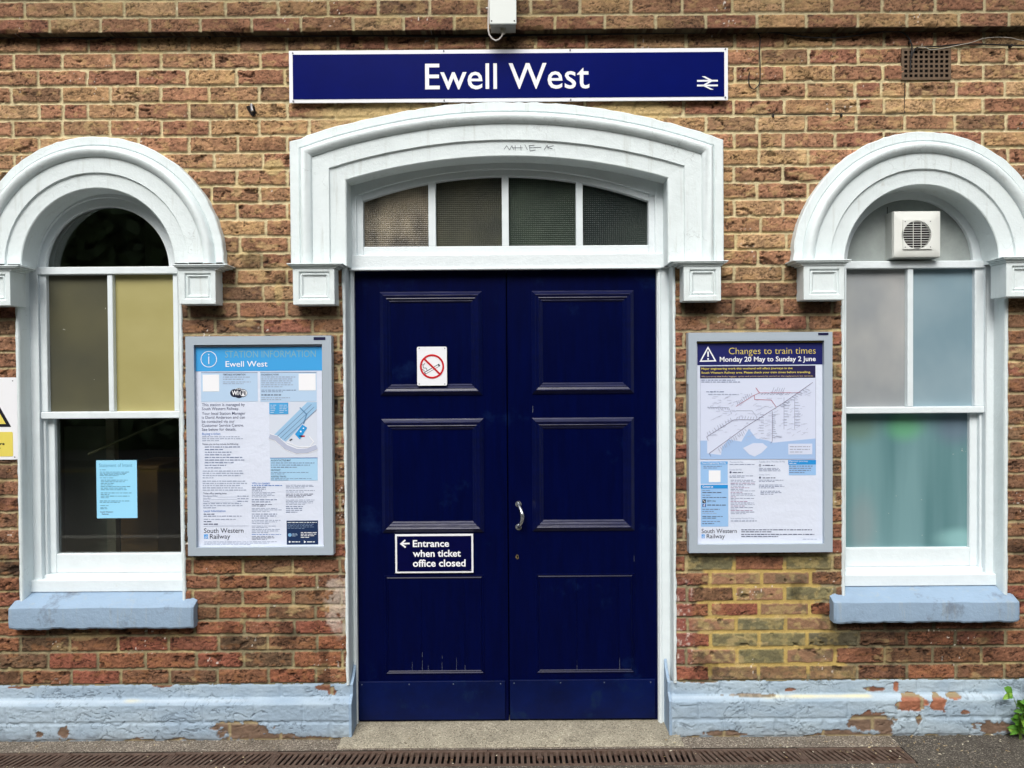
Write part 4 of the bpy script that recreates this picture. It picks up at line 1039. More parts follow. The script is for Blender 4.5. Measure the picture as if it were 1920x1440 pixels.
def micro(m, u0, u1, v0, v1, nl, y, mt, h=.42, last=.6, seed=0):
    h = min(h, .42)
    """rows of print far too small to read: word-long dashes"""
    rr = random.Random(int(u0*7+v0*13+seed)); pit = (v1-v0)/nl
    for i in range(nl):
        v = v0+pit*(i+.5); ue = u0+(u1-u0)*((.82+.18*rr.random()) if i < nl-1 else last); u = u0
        while u < ue-1.5:
            wd = min(rr.uniform(2.5, 9), ue-u); hh = pit*h*rr.uniform(.8, 1.1)
            rect(m, u, v-hh/2, u+wd, v+hh/2, y, mt); u += wd+1.4
def arrow_logo(m, u0, v0, u1, v1, y, mt):       # two rails crossed by two half arrows
    w_, h_ = u1-u0, v1-v0; t = h_*.135
    T = lambda a, b: (u0+w_*a, v0+h_*b)
    rect(m, u0, v0+h_*.27, u1, v0+h_*.27+t, y, mt); rect(m, u0, v0+h_*.62, u1, v0+h_*.62+t, y, mt)
    y2 = y-.0004
    polypx(m, [T(.22, 0), T(.38, 0), T(.80, .33), T(.36, .70), T(.22, .70), T(.62, .34)][::-1], y2, mt)
    polypx(m, [T(.26, .36), T(.22, .70), T(.64, 1.0), T(.78, 1.0), T(.40, .68), T(.78, .36), T(.62, .34)][::-1] if False else [T(.22, .68), T(.38, .68), T(.80, 1.0), T(.64, 1.0)][::-1], y2, mt)

# ---- station name sign
yS = -.032
r_ = root('station_sign', 'long navy station name sign with white border reading Ewell West above the door', 'sign', (0, yS, P(953, 142, yS)[1]))
x0, x1, z0, z1 = box_px(542, 92.5, 1365, 190.5, yS)
WP = mat('white_enamel', (232, 234, 238), rough=.3, spec=.4, dirt=(200, 196, 190), dscale=30, dth=.72)
NB = mat('navy_enamel', (0, 12, 88), rough=.3, spec=.05, var=.12, vscale=5)
m = MB(); m.box(x0, x1, yS, yS+.006, z0, z1); m.build('panel', WP, r_, bevel=.001)
m = MB(); m.box(x0+.017, x1-.017, yS-.0016, yS-.0001, z0+.016, z1-.018); m.build('blue_field', NB, r_)
m = MB(); text(m, 'Ewell West', 797, 1105, 118.5, 166.5, yS-.0022, WP, off=.006); m.build('lettering', WP, r_)
m = MB(); arrow_logo(m, 1307, 143, 1346, 168, yS-.0022, WP); m.build('rail_emblem', WP, r_)
m = MB()
for u, v in ((549, 100), (550, 190), (832, 95), (833, 190.5), (1069, 92.5), (1070, 190), (1360, 91), (1360, 183)):
    x, z = P(u, v, yS); m.cyl(x, min(max(z, z0+.006), z1-.006), yS-.003, yS, .0038, 10)
split_build(m, 'screw', SCREW, r_)
m = MB()
for u in (640, 950, 1270): xx = P(u, 140, yS)[0]; m.box(xx-.015, xx+.015, yS+.006, .0, z0+.03, z1-.03)
split_build(m, 'bracket', SCREW, r_)

# ---- no smoking sign
yN = yL_-.021
r_ = root('no_smoking_sign', 'small white no smoking sign with red ring screwed to the left door', 'sign', (P(810, 687, yN)[0], yN, P(810, 687, yN)[1]))
def rounded(x0, x1, z0, z1, r, n=5):
    pts = []
    for cx_, cz_, a0 in ((x1-r, z0+r, -90), (x1-r, z1-r, 0), (x0+r, z1-r, 90), (x0+r, z0+r, 180)):
        for i in range(n+1):
            a = math.radians(a0+90*i/n); pts.append((cx_+r*math.cos(a), cz_+r*math.sin(a)))
    return pts
x0, x1, z0, z1 = box_px(782, 650, 838, 723, yN)
m = MB(); m.extrude(rounded(x0, x1, z0, z1, .007), yN, yN+.004); m.build('panel', WP, r_)
RED = mat('red_print', (196, 22, 34), rough=.4); BK = ink((20, 22, 34)); WI = ink((234, 236, 240))
m = MB(); y = yN-.0008
polypx(m, [(795, 698), (823, 682), (825.5, 686), (797.5, 702)][::-1], y, BK); y -= .0004
polypx(m, [(797, 698.4), (821, 684.6), (822.6, 686.8), (798.6, 700.4)][::-1], y, WI)
for q in ([(801, 695), (799, 690), (794, 690), (793, 685), (797, 681)], [(796, 696), (793, 693), (790, 692), (789, 686), (792, 683)]): line(m, q, .9, y, BK)
m.build('cigarette_symbol', BK, r_)
m = MB(); y = yN-.0018; ringpx(m, 810, 687, 19.4, 22.8, y, RED); polypx(m, [(794.5, 674.5), (797, 672), (825.5, 699.5), (823, 702)][::-1], y, RED); m.build('prohibition_ring', RED, r_)
m = MB()
for u, v in ((786, 653), (834, 653), (786, 720), (834, 720)): x, z = P(u, v, yN); m.cyl(x, z, yN-.002, yN, .0024, 8)
split_build(m, 'screw', SCREW, r_)
# ---- entrance sign
yE = yL_-.012
r_ = root('entrance_sign', 'navy sign with white border and arrow reading Entrance when ticket office closed', 'sign', (P(814, 1038, yE)[0], yE, P(814, 1038, yE)[1]))
x0, x1, z0, z1 = box_px(741, 1001.5, 887.5, 1074.5, yE)
m = MB(); m.box(x0, x1, yE, yE+.005, z0, z1); m.build('panel', WP, r_, bevel=.0008)
m = MB(); m.box(x0+.009, x1-.009, yE-.0014, yE-.0001, z0+.009, z1-.009); m.build('blue_field', mat('dark_navy_enamel', (4, 6, 54), rough=.35, spec=.1, var=.2, vscale=30), r_)
m = MB(); y = yE-.002
text(m, 'Entrance', 774, 842, 1012.5, 1025.5, y, WI, .022); text(m, 'when ticket', 774, 864, 1031, 1044, y, WI, .022); text(m, 'office closed', 774, 873, 1049, 1062.5, y, WI, .022)
m.build('lettering', WI, r_)
m = MB(); line(m, [(752, 1019.5), (768, 1019)], 3, y, WI); line(m, [(760, 1012.5), (752, 1019.7), (760.5, 1026.5)], 3, y-.0003, WI); m.build('arrow', WI, r_)
m = MB()
for u, v in ((746, 1008), (882, 1005), (747, 1069), (882, 1068)): x, z = P(u, v, yE); m.cyl(x, z, yE-.003, yE, .0026, 8)
split_build(m, 'screw', SCREW, r_)

# ---- warning sign cut by the left edge of the picture
yW = -.014
r_ = root('warning_sign', 'white warning sign with yellow triangle and yellow text box beside the left window', 'sign', (P(-20, 785, yW)[0], yW, P(-20, 785, yW)[1]))
x0, x1, z0, z1 = box_px(-78, 708, 32.5, 862, yW)
m = MB(); m.extrude(rounded(x0, x1, z0, z1, .010), yW, yW+.004); m.build('panel', WP, r_)
YL = mat('yellow_print', (222, 206, 96), rough=.5)
m = MB(); polypx(m, [(21, 800.5), (-66, 800.5), (-22.5, 724)][::-1], yW-.0006, BK); polypx(m, [(11, 795), (-56, 795), (-22.5, 736)][::-1], yW-.0011, YL); m.build('warning_triangle', BK, r_)
m = MB(); x0, x1, z0, z1 = box_px(-70, 810, 24.5, 856, yW); m.extrude(rounded(x0, x1, z0, z1, .006), yW-.001, yW-.0001, YL); m.build('yellow_box', YL, r_)
m = MB(); micro(m, -58, -6, 826, 845, 2, yW-.0016, BK, .45); text(m, 'ere', -4, 8.5, 829, 834.5, yW-.0016, BK, .03); text(m, 'r', -2, 1.5, 838, 843, yW-.0016, BK, .03); m.build('lettering', BK, r_)
m = MB()
for u, v in ((24, 714), (28, 857), (-70, 714), (-70, 857)): x, z = P(u, v, yW); m.cyl(x, z, yW-.002, yW, .0026, 8)
split_build(m, 'screw', SCREW, r_)

# ---- notice boards and posters
def board(u0, v0, u1, v1, iu0, iv0, iu1, iv1, lab, lu):
    yf = -.050
    x0, x1, z0, z1 = box_px(u0, v0, u1, v1, yf); a, b, c, d = box_px(iu0, iv0, iu1, iv1, yf)
    r_ = root('notice_board', lab, 'notice board', ((x0+x1)/2, 0, z0), 'silver framed notice boards beside the door')
    # four mitred frame lengths
    m = MB()
    def bar(o1, o2, i2, i1):
        pts = [o1, o2, i2, i1]; q = [(x, yf, z) for x, z in pts]; w_ = [(x, -.006, z) for x, z in pts]
        m.poly(q); m.poly(w_[::-1])
        for k in range(4): m.poly([q[k], w_[k], w_[(k+1) % 4], q[(k+1) % 4]])
    bar((x0, z0), (x1, z0), (b, c), (a, c)); bar((x1, z0), (x1, z1), (b, d), (b, c)); bar((x1, z1), (x0, z1), (a, d), (b, d)); bar((x0, z1), (x0, z0), (a, c), (a, d))
    m.build('frame', SILVER, r_)
    m = MB(); m.box(a-.003, b+.003, -.012, -.006, c-.003, d+.003); m.build('backing', mat('dark_backing', (24, 28, 60), rough=.7), r_)
    m = MB(); rect(m, lu[0], lu[1], lu[2], lu[3], yf-.0012, ink((16, 18, 60))); m.build('name_tab', ink((16, 18, 60)), r_)
    m = MB(); hx_ = x0-.004
    for zz in (z0+.12*(z1-z0), z0+.80*(z1-z0)): m.box(hx_, x0+.001, -.045, -.02, zz-.03, zz+.03)
    split_build(m, 'hinge', SILVER, r_)
    return r_
board(350, 630, 623, 1041.5, 365.5, 646, 605.5, 1026.5, 'silver framed notice board holding the station information poster', (588, 632, 610, 637.5))
board(1291.5, 623, 1561, 1036, 1307, 639, 1545.5, 1020.5, 'silver framed notice board holding the changes to train times poster', (1534, 624, 1553.5, 628.5))

PAP = mat('poster_paper', (214, 222, 238), rough=.35, spec=.35, bump2=.006, bscale2=9)
yP = -.030
def poster_root(u0, v0, u1, v1, lab):
    x0, x1, z0, z1 = box_px(u0, v0, u1, v1, yP)
    r_ = root('poster', lab, 'poster', ((x0+x1)/2, yP, z0))
    m = MB(); m.box(x0, x1, yP, yP+.0015, z0, z1); m.build('sheet', PAP, r_)
    return r_
T1 = ink((112, 126, 158)); T2 = ink((76, 84, 112)); TG = ink((148, 160, 184)); TB = ink((70, 120, 190)); DK = ink((24, 30, 52)); LB = ink((178, 204, 230)); MB_ = ink((72, 160, 216)); SKY_ = ink((62, 158, 220)); TGr = ink((142, 152, 172))
y1, y2, y3, y4 = yP-.0008, yP-.0014, yP-.0020, yP-.0026
# left poster
pr = poster_root(366, 647.5, 605, 1026, 'station information poster with light blue header in the left notice board')
m = MB(); rect(m, 366.5, 650.5, 605, 695.5, y1, SKY_); ringpx(m, 391.5, 673.5, 14, 15.2, y2, WI); discpx(m, 391.5, 665, 1.2, y2, WI); rect(m, 390.7, 668.5, 392.3, 682.5, y2, WI)
text(m, 'STATION INFORMATION', 422, 592, 657.5, 670, y2, ink((126, 172, 186)), -.004); text(m, 'Ewell West', 423, 501.5, 677, 687.5, y2, WI, .004); m.build('header', SKY_, pr)
m = MB()
rect(m, 377, 698.5, 483, 753, y1, LB); rect(m, 488, 698.5, 593.5, 753, y1, LB); line(m, [(377, 698.5), (483, 698.5)], 1, y2, T1); line(m, [(488, 698), (593.5, 698)], 1, y2, T1)
rect(m, 380, 702.5, 411, 734, y2, WI); rect(m, 560, 700.5, 592, 732, y2, WI)
text(m, 'TIMETABLE INFORMATION', 418, 460, 700.8, 704, y2, T2, .01); micro(m, 418, 482, 705, 713, 2, y2, TG); micro(m, 418, 482, 714.5, 721, 2, y2, TG)
text(m, 'ENGINEERING WORK', 490, 523, 700.8, 704, y2, T2, .01); micro(m, 490, 556, 705, 727, 6, y2, TG); micro(m, 490, 557, 730, 736, 2, y2, T1); micro(m, 490, 552, 738, 743, 1, y2, T2); micro(m, 490, 552, 744, 751, 2, y2, TG)
m.build('info_panel', LB, pr)
m = MB(); discpx(m, 448, 737, 10, y2, DK, ry=9.5); discpx(m, 440, 737, 8.5, y2-.0002, DK, ry=7.5); discpx(m, 455, 737, 8.5, y2-.0004, DK, ry=7.5)
discpx(m, 456, 737, 7, y3, WI, ry=6.2); text(m, 'Wi', 434.5, 447, 732.5, 741, y3-.0003, WI, .03); text(m, 'Fi', 451, 460.5, 732.5, 741, y4, DK, .03); text(m, 'FREE', 442, 454, 728.3, 730.6, y3-.0003, WI, .01); m.build('wifi_logo', DK, pr)
m = MB(); T0 = ink((66, 76, 112))
for i, s in enumerate(('This station is managed by', 'South Western Railway.')): text(m, s, 378.5, (459, 448)[i], 756+7.6*i, 761.2+7.6*i, y1, T0, .002)
for i, s in enumerate(('Your local Station Manager', 'is David Anderson and can', 'be contacted via our', 'Customer Service Centre.', 'See below for details.')):
    text(m, s, 378.5, (460, 459, 440, 457, 443)[i], 772.3+7.5*i, 777.6+7.5*i, y1, T0, .002)
text(m, 'Buying a ticket', 379, 413.5, 811.3, 815.5, y1, TB, .004)
micro(m, 379, 459, 817, 828, 3, y1, TG, last=.4); text(m, 'Tickets you can buy include the following:', 379, 447, 831, 834, y1, T2, .01)
for i, wd in enumerate((66, 34, 52, 48, 70, 76, 54, 40, 30)): micro(m, 384, 384+wd, 836+4.9*i, 840+4.9*i, 1, y1, T1, .55, 1)
micro(m, 380, 461, 881, 898, 4, y1, TG, last=.25); micro(m, 380, 465, 900, 921, 5, y1, TG, last=.98)
text(m, 'Ticket office opening times', 381, 425, 923.3, 926.5, y1, T2, .01)
for i, s in enumerate(('Monday to Friday', 'Saturday', 'Sunday')):
    text(m, s, 381, (408, 395, 393)[i], 928.5+4.8*i, 931.6+4.8*i, y1, T1); line(m, [((409, 396, 394)[i], 932+4.8*i), (444, 931.7+4.8*i)], .5, y1, TG); micro(m, 445, 466, 928.5+4.8*i, 932+4.8*i, 1, y1, T1, .6, 1)
micro(m, 381, 465, 942, 954, 3, y1, TG, last=.3); text(m, 'Local Information', 382, 423, 956, 960, y1, TB, .006); micro(m, 382, 402, 962, 966, 1, y1, T2, .6, 1); micro(m, 382, 453, 966, 969.5, 1, y1, T1, .5, 1)
micro(m, 382, 442, 972, 975.5, 1, y1, TG, .5, 1); micro(m, 382, 397, 976, 980, 1, y1, T2, .6, 1); micro(m, 382, 411, 980.5, 985, 1, y1, T2, .6, 1); line(m, [(382, 986.5), (466, 986)], .6, y1, TG)
m.build('text_column', T0, pr)
m = MB(); MG = ink((206, 214, 228)); RLb = ink((150, 190, 222)); GY = ink((176, 184, 206))
rect(m, 505, 753.5, 594.5, 858, y1, MG); rect(m, 505, 755, 540.5, 776.5, y3, MB_); micro(m, 507, 518, 758, 775, 5, y4, LB); micro(m, 524, 539, 758, 775, 5, y4, LB)
polypx(m, [(512, 817), (576, 754), (594, 754), (594, 766), (536, 828)][::-1], y2, RLb)
for o in (0, 5, 10): line(m, [(518+o*1.5, 820+o*.4), (584+o, 758+o)], .8, y3, ink((90, 110, 150)))
polypx(m, [(553, 814), (567, 796), (576, 802), (562, 824)][::-1], y3, ink((40, 150, 215))); discpx(m, 564, 809, 1.6, y4, WI); discpx(m, 569, 803, 1.3, y4, WI)
line(m, [(562, 764), (575, 777), (569, 795)], 2.2, y3, ink((96, 140, 180)))
rect(m, 561, 816.5, 571.5, 819, y3, RED); line(m, [(543, 826), (548, 823)], 2, y3, DK)
road_ = [(505, 818), (518, 822), (536, 838), (556, 846), (576, 845), (594, 838)]
line(m, road_, 11, y2-.0002, WI); line(m, road_, 9, y3-.0002, GY); line(m, [(538, 829), (560, 838), (580, 838), (588, 828), (580, 818)], 1.4, y3-.0004, WI)
m.build('station_map', MG, pr)
m = MB(); rect(m, 507, 858.5, 595.5, 901, y1, ink((164, 204, 232))); line(m, [(506, 859), (595.5, 858.5)], 1, y2, TB)
text(m, 'AUDIO/TACTILE MAP', 508, 545, 861.5, 864.8, y2, T2, .01); micro(m, 508, 591, 866, 878, 3, y2, T1, .35); text(m, 'HELP POINT', 508, 526, 880, 883, y2, T2, .01); micro(m, 508, 592, 884.5, 890, 2, y2, T1, .35, .3)
text(m, 'ASSISTED TRAVEL', 508, 537, 892, 895, y2, T2, .01); micro(m, 508, 590, 896, 901, 2, y2, T1, .35, .4); m.build('help_panel', LB, pr)
m = MB(); text(m, 'Who to contact', 472, 506, 904, 908, y1, TB, .006)
micro(m, 472, 529, 908.5, 912, 1, y1, TB, .5, 1); micro(m, 472, 504, 912, 922, 3, y1, T1, .5); micro(m, 472, 520, 922, 933, 4, y1, TG); micro(m, 472, 530, 935, 943, 2, y1, T1, .45); micro(m, 472, 515, 944.5, 950, 2, y1, T2, .45)
micro(m, 472, 530, 952, 960, 3, y1, TG); micro(m, 472, 523, 962, 973, 3, y1, T1); micro(m, 472, 527, 974, 983, 3, y1, TG); micro(m, 472, 523, 985, 990, 2, y1, TG); micro(m, 472, 527, 991, 1000, 3, y1, TG)
micro(m, 472, 527, 1001, 1003.5, 1, y1, TB, .6, 1); micro(m, 472, 520, 1005, 1012, 3, y1, T2)
micro(m, 536, 594, 908.5, 916, 3, y1, TG); micro(m, 536, 592, 918, 924, 2, y1, TG); micro(m, 536, 592, 925, 933, 3, y1, T2, .45); micro(m, 536, 596, 936, 947, 4, y1, TG); micro(m, 536, 572, 948, 962, 4, y1, T1, .4)
m.build('contact_columns', TG, pr)
SWB = ink((92, 160, 228))
def swr(m, ua, ub, va, vb, uc, ud, vc, vd, y):
    text(m, 'South Western', ua, ub, va, vb, y, DK, .002); text(m, 'Railway', uc, ud, vc, vd, y, DK, .002)
    rect(m, ua, vc+.5, uc-3.5, vd, y, SWB); line(m, [(ua+1, vd-2), (uc-5, vc+2.5)], 1.2, y-.0004, LB); line(m, [(ua+2, vd-.8), (uc-4, vc+5)], .8, y-.0004, WI)
m = MB(); swr(m, 382.5, 456.5, 990.5, 999, 393.5, 431.5, 1001.3, 1010, y1); m.build('operator_logo', DK, pr)
m = MB(); micro(m, 383, 527, 1014.5, 1022, 3, y1, TG, .35); m.build('small_print', TG, pr)
m = MB(); NV = ink((22, 46, 84)); rect(m, 537.5, 976, 596.5, 1021, y1, NV); micro(m, 539, 594, 978, 981, 1, y2, WI, .7, 1); micro(m, 539, 592, 981.5, 992, 4, y2, ink((120, 140, 170)), .35); discpx(m, 543.5, 1003, 3.4, y2, ink((120, 170, 210))); micro(m, 548, 558, 1000, 1006, 3, y2, LB, .4); micro(m, 564, 594, 997, 1009, 4, y2, WI, .45)
discpx(m, 543, 1016, 1.8, y2, WI); micro(m, 547, 563, 1014, 1018, 1, y2, WI, .6, 1); polypx(m, [(570, 1013.5), (574, 1016), (570, 1018.5)][::-1], y2, WI); micro(m, 576, 592, 1014, 1018, 1, y2, WI, .6, 1)
m.build('security_panel', NV, pr)

# right poster
pr = poster_root(1307.2, 640, 1545, 1020, 'changes to train times poster with navy header and rail map in the right notice board')
NV2 = ink((20, 26, 92)); YT = ink((214, 196, 96)); GD = ink((160, 146, 84))
m = MB(); rect(m, 1307.4, 643, 1545, 684, y1, NV2); rect(m, 1307.4, 640.3, 1545, 643, y1, GD)
line(m, [(1327.5, 651.5), (1341.5, 676.5), (1313.5, 677.2), (1327.5, 651.5)], 2.4, y2, WI); line(m, [(1327.6, 659), (1327.7, 669)], 2.8, y2-.0002, WI); discpx(m, 1327.7, 673, 1.7, y2-.0002, WI)
text(m, 'Changes to train times', 1366.5, 1529.5, 651.5, 663.5, y2, YT, -.008); text(m, 'Monday 20 May to Sunday 2 June', 1349.5, 1529.5, 668.5, 677.7, y2, WI, .016); m.build('header', NV2, pr)
m = MB(); rect(m, 1312.5, 686, 1529, 709, y1, ink((34, 30, 74)))
text(m, 'Major engineering work this weekend will affect journeys in the', 1315, 1486, 688.8, 692.6, y2, YT, .016); text(m, 'South Western Railway area. Please check your train times before travelling.', 1315, 1520, 696.2, 700, y2, YT, .016)
text(m, 'We are sorry that bulky luggage, cycles and prams cannot be carried on the replacement bus services.', 1315, 1525, 704, 706.6, y2, ink((196, 176, 130)), .004); m.build('notice_strip', NV2, pr)
m = MB(); micro(m, 1315, 1388, 711, 718, 2, y2, T1, .45, 1); SEA = ink((160, 188, 226)); GL = ink((150, 156, 178)); RL = ink((112, 108, 134)); RR_ = ink((180, 76, 100)); LND = ink((206, 214, 234))
rect(m, 1313, 710, 1529.5, 861, y1+.0003, LND)
polypx(m, [(1312.8, 826), (1326, 826), (1326, 850), (1352, 853), (1354, 838), (1366, 824), (1390, 828), (1404, 804), (1418, 822), (1440, 826), (1450, 830), (1529.5, 822), (1529.5, 861), (1312.8, 861)][::-1], y1, SEA)
polypx(m, [(1393, 840), (1412, 831), (1430, 831), (1439, 838), (1428, 849), (1415, 856), (1405, 852)][::-1], y2, LND); rect(m, 1478, 832, 1523, 852, y2, LND); micro(m, 1481, 1520, 835, 850, 3, y3, GL, .3)
line(m, [(1524, 717), (1468, 756), (1400, 799), (1330, 850), (1333, 856)], .8, y3, RL); line(m, [(1425, 787), (1376, 787), (1325, 819), (1328, 826)], .75, y3, RL); line(m, [(1448, 771), (1448, 827), (1445, 831)], .75, y3, RL)
line(m, [(1500, 736), (1424, 736.5), (1412, 742), (1380, 762)], .7, y3, RR_); line(m, [(1417, 727), (1424, 736.5)], 1, y3, RR_); line(m, [(1414, 741), (1415, 749), (1446, 750), (1456, 764)], .8, y3, RR_)
rr = random.Random(8)
for (a, b, cnt, dx, dy) in (((1382, 761), (1412, 741), 9, -3, -7), ((1446, 735), (1470, 735), 6, 4, -8), ((1326, 818), (1374, 788), 10, -3, -6), ((1345, 842), (1398, 803), 15, 4, 7), ((1448, 775), (1448, 822), 12, 7, 1), ((1325, 762), (1365, 764), 9, 3, 6), ((1378, 786), (1420, 786), 8, 2, -6), ((1460, 762), (1512, 727), 11, 7, 3), ((1424, 740), (1480, 740), 10, 5, -3), ((1470, 752), (1470, 800), 9, 8, 0), ((1490, 752), (1490, 800), 9, 9, 0), ((1432, 775), (1432, 815), 8, -8, 0)):
    for i in range(cnt):
        t = (i+.5)/cnt; u, v = a[0]+(b[0]-a[0])*t, a[1]+(b[1]-a[1])*t; line(m, [(u, v), (u+dx*rr.uniform(.6, 1.3), v+dy*rr.uniform(.6, 1.2))], .7, y3-.0002, GL)
for i in range(150): u, v = rr.uniform(1330, 1515), rr.uniform(735, 826); line(m, [(u, v), (u+rr.uniform(3, 11), v-rr.choice((0, 0, 4)))], .55, y3-.0003, ink((176, 182, 202)))
line(m, [(1326, 764), (1366, 764), (1372, 776)], .6, y3, GL); line(m, [(1380, 770), (1410, 770), (1420, 783)], .6, y3, GL); line(m, [(1470, 745), (1470, 805)], .6, y3, GL); line(m, [(1490, 745), (1490, 805)], .6, y3, GL)
line(m, [(1312.8, 710), (1312.8, 861), (1529.5, 861), (1529.5, 709)], .6, y3, GL); micro(m, 1324, 1360, 733, 736, 1, y3, T1, .5, 1); micro(m, 1328, 1385, 738, 741, 1, y3, TG, .5, 1)
m.build('rail_map', SEA, pr)
m = MB(); PB = ink((150, 190, 232)); BB = ink((38, 142, 212))
rect(m, 1313.5, 865.5, 1364.5, 907, y1, PB); rect(m, 1313.5, 865.3, 1364.5, 870.5, y2, ink((90, 162, 222))); text(m, 'Future Engineering Works', 1316, 1361, 866.4, 869.4, y3, WI, .01); micro(m, 1319, 1360, 873, 879, 2, y2, T1); rect(m, 1329, 882, 1351, 904, y2, WI)
rect(m, 1314, 909, 1364.7, 916, y2, BB); text(m, 'Contact us', 1317, 1337, 910.6, 914.2, y3, WI, .02); rect(m, 1314, 916, 1365.5, 987.5, y1, PB)
micro(m, 1317, 1332, 918, 921, 1, y2, T1, .4, 1); micro(m, 1317, 1354, 921.5, 925.5, 1, y2, T2, .55, 1); micro(m, 1317, 1334, 927, 930, 1, y2, T1, .4, 1); micro(m, 1317, 1362, 931, 934.5, 1, y2, T2, .55, 1)
rect(m, 1317, 936.5, 1323.5, 943, y2, BK); line(m, [(1318.5, 938), (1322, 941.5)], 1.2, y3, WI); text(m, '@SW_Help', 1326, 1342, 937.5, 940.7, y2, T2, .01); rect(m, 1317, 944.5, 1323.5, 950.5, y2, ink((50, 84, 160))); text(m, 'f', 1319, 1322, 945.3, 950, y3, WI, .03); micro(m, 1326, 1362, 945, 949, 1, y2, T2, .55, 1)
micro(m, 1317, 1352, 953, 961, 2, y2, T1, .45); micro(m, 1317, 1345, 961, 964, 1, y2, TG, .4, 1); micro(m, 1317, 1361, 967, 973, 2, y2, T2, .45); micro(m, 1317, 1350, 976, 979.5, 1, y2, T1, .4, 1); micro(m, 1317, 1339, 980, 983.5, 1, y2, T2, .55, 1)
m.build('contact_panel', PB, pr)
m = MB(); text(m, 'Thursday 23 May', 1368, 1393, 864.8, 867.6, y1, TG, .0); micro(m, 1368, 1417, 869.5, 872.5, 1, y1, T1, .5, 1); text(m, 'Sunday 26 May', 1368, 1391, 879, 881.8, y1, TG); discpx(m, 1369.8, 885.5, 2, y1, T2); micro(m, 1374, 1393, 884, 888, 1, y1, T2, .6, 1)
micro(m, 1368, 1417, 891, 896, 2, y1, T1); rp = ink((150, 110, 150))
for i, wd in enumerate((42, 47, 46, 46, 25, 35, 25, 47, 22, 42, 46, 10, 44, 10, 33, 44, 45, 28, 43, 12, 43, 45, 28)): micro(m, 1370, 1370+wd, 899+2.85*i, 901.6+2.85*i, 1, y1, (T1, TG, rp)[i % 3], .6, 1)
text(m, 'Bank Holiday Monday 27 May', 1370, 1414, 970.5, 973.2, y1, TG); micro(m, 1370, 1419, 975, 978.5, 1, y1, T1, .5, 1)
text(m, 'Tuesday 28 to Thursday 30 May', 1423, 1472, 864, 867, y1, TG); ringpx(m, 1425, 872.5, 1.2, 2.1, y1, T2); micro(m, 1430, 1453, 870.5, 874.5, 1, y1, T2, .6, 1); micro(m, 1423, 1468, 877, 884, 3, y1, T1, .4, .9); text(m, 'Sunday 2 June', 1423, 1443, 888.5, 891, y1, TG)
discpx(m, 1425, 895.5, 2, y1, T2); micro(m, 1430, 1454, 894, 898, 1, y1, T2, .6, 1); micro(m, 1423, 1474, 899, 904, 2, y1, T1); micro(m, 1423, 1474, 908, 916, 3, y1, T1); micro(m, 1426, 1466, 919.5, 928, 3, y1, T1)
m.build('text_columns', TG, pr)
m = MB(); rect(m, 1478, 862.5, 1530, 871, y2, BB); text(m, 'Planned journey', 1480, 1515, 863.5, 866, y3, WI, .0); micro(m, 1480, 1493, 867.5, 870, 1, y3, WI, .5, 1); rect(m, 1479, 871, 1530, 891, y1, PB); micro(m, 1480, 1527, 872, 888, 4, y2, T1, .45); m.build('travel_panel', PB, pr)
m = MB(); swr(m, 1315.5, 1381.5, 991.5, 999.5, 1325, 1359, 1001.3, 1009.2, y1); m.build('operator_logo', DK, pr)
m = MB(); micro(m, 1390, 1524, 991.5, 999, 2, y1, T2, .5, .42); micro(m, 1390, 1528, 1000, 1008, 2, y1, T2, .5, .5); micro(m, 1505, 1532, 1010, 1012, 1, y1, TG, .5, 1); m.build('footer_text', T2, pr)
# creased clear film / glazing of the boards is omitted from view: the doors' clear sheets
# ---- statement notice inside the left window
yI = .128
r_ = root('window_notice', 'light blue statement of intent notice taped inside the left window', 'notice', (P(219, 917, yI)[0], yI, P(219, 970, yI)[1]))
x0, x1, z0, z1 = box_px(181, 863, 257, 971.5, yI)
m = MB(); m.box(x0, x1, yI, yI+.001, z0, z1); m.build('sheet', mat('light_blue_paper', (150, 214, 244), rough=.6), r_)
m = MB(); y = yI-.0005; text(m, 'Statement of Intent', 186, 248, 869, 875.5, y, ink((88, 150, 180)), -.004); tt = ink((60, 110, 140))
micro(m, 187, 198, 880, 882, 1, y, tt, .6, 1); micro(m, 187, 245, 884, 893, 4, y, tt, .4); micro(m, 187, 214, 895, 897, 1, y, tt, .6, 1)
for i, wd in enumerate((50, 45, 26, 22, 55, 48, 50, 0, 60, 18, 54, 16)):
    if wd: micro(m, 189, 189+wd, 899+3*i, 901.5+3*i, 1, y, tt, .5, 1)
micro(m, 187, 250, 938, 943, 2, y, tt, .5, .6); micro(m, 188, 206, 947, 949, 1, y, tt, .5, 1); micro(m, 188, 202, 951, 955, 2, y, tt, .5, 1)
text(m, 'South Western', 188, 212, 958.5, 961, y, T2, .02); text(m, 'Railway', 191, 204, 962.5, 965, y, T2, .02); m.build('lettering', tt, r_)

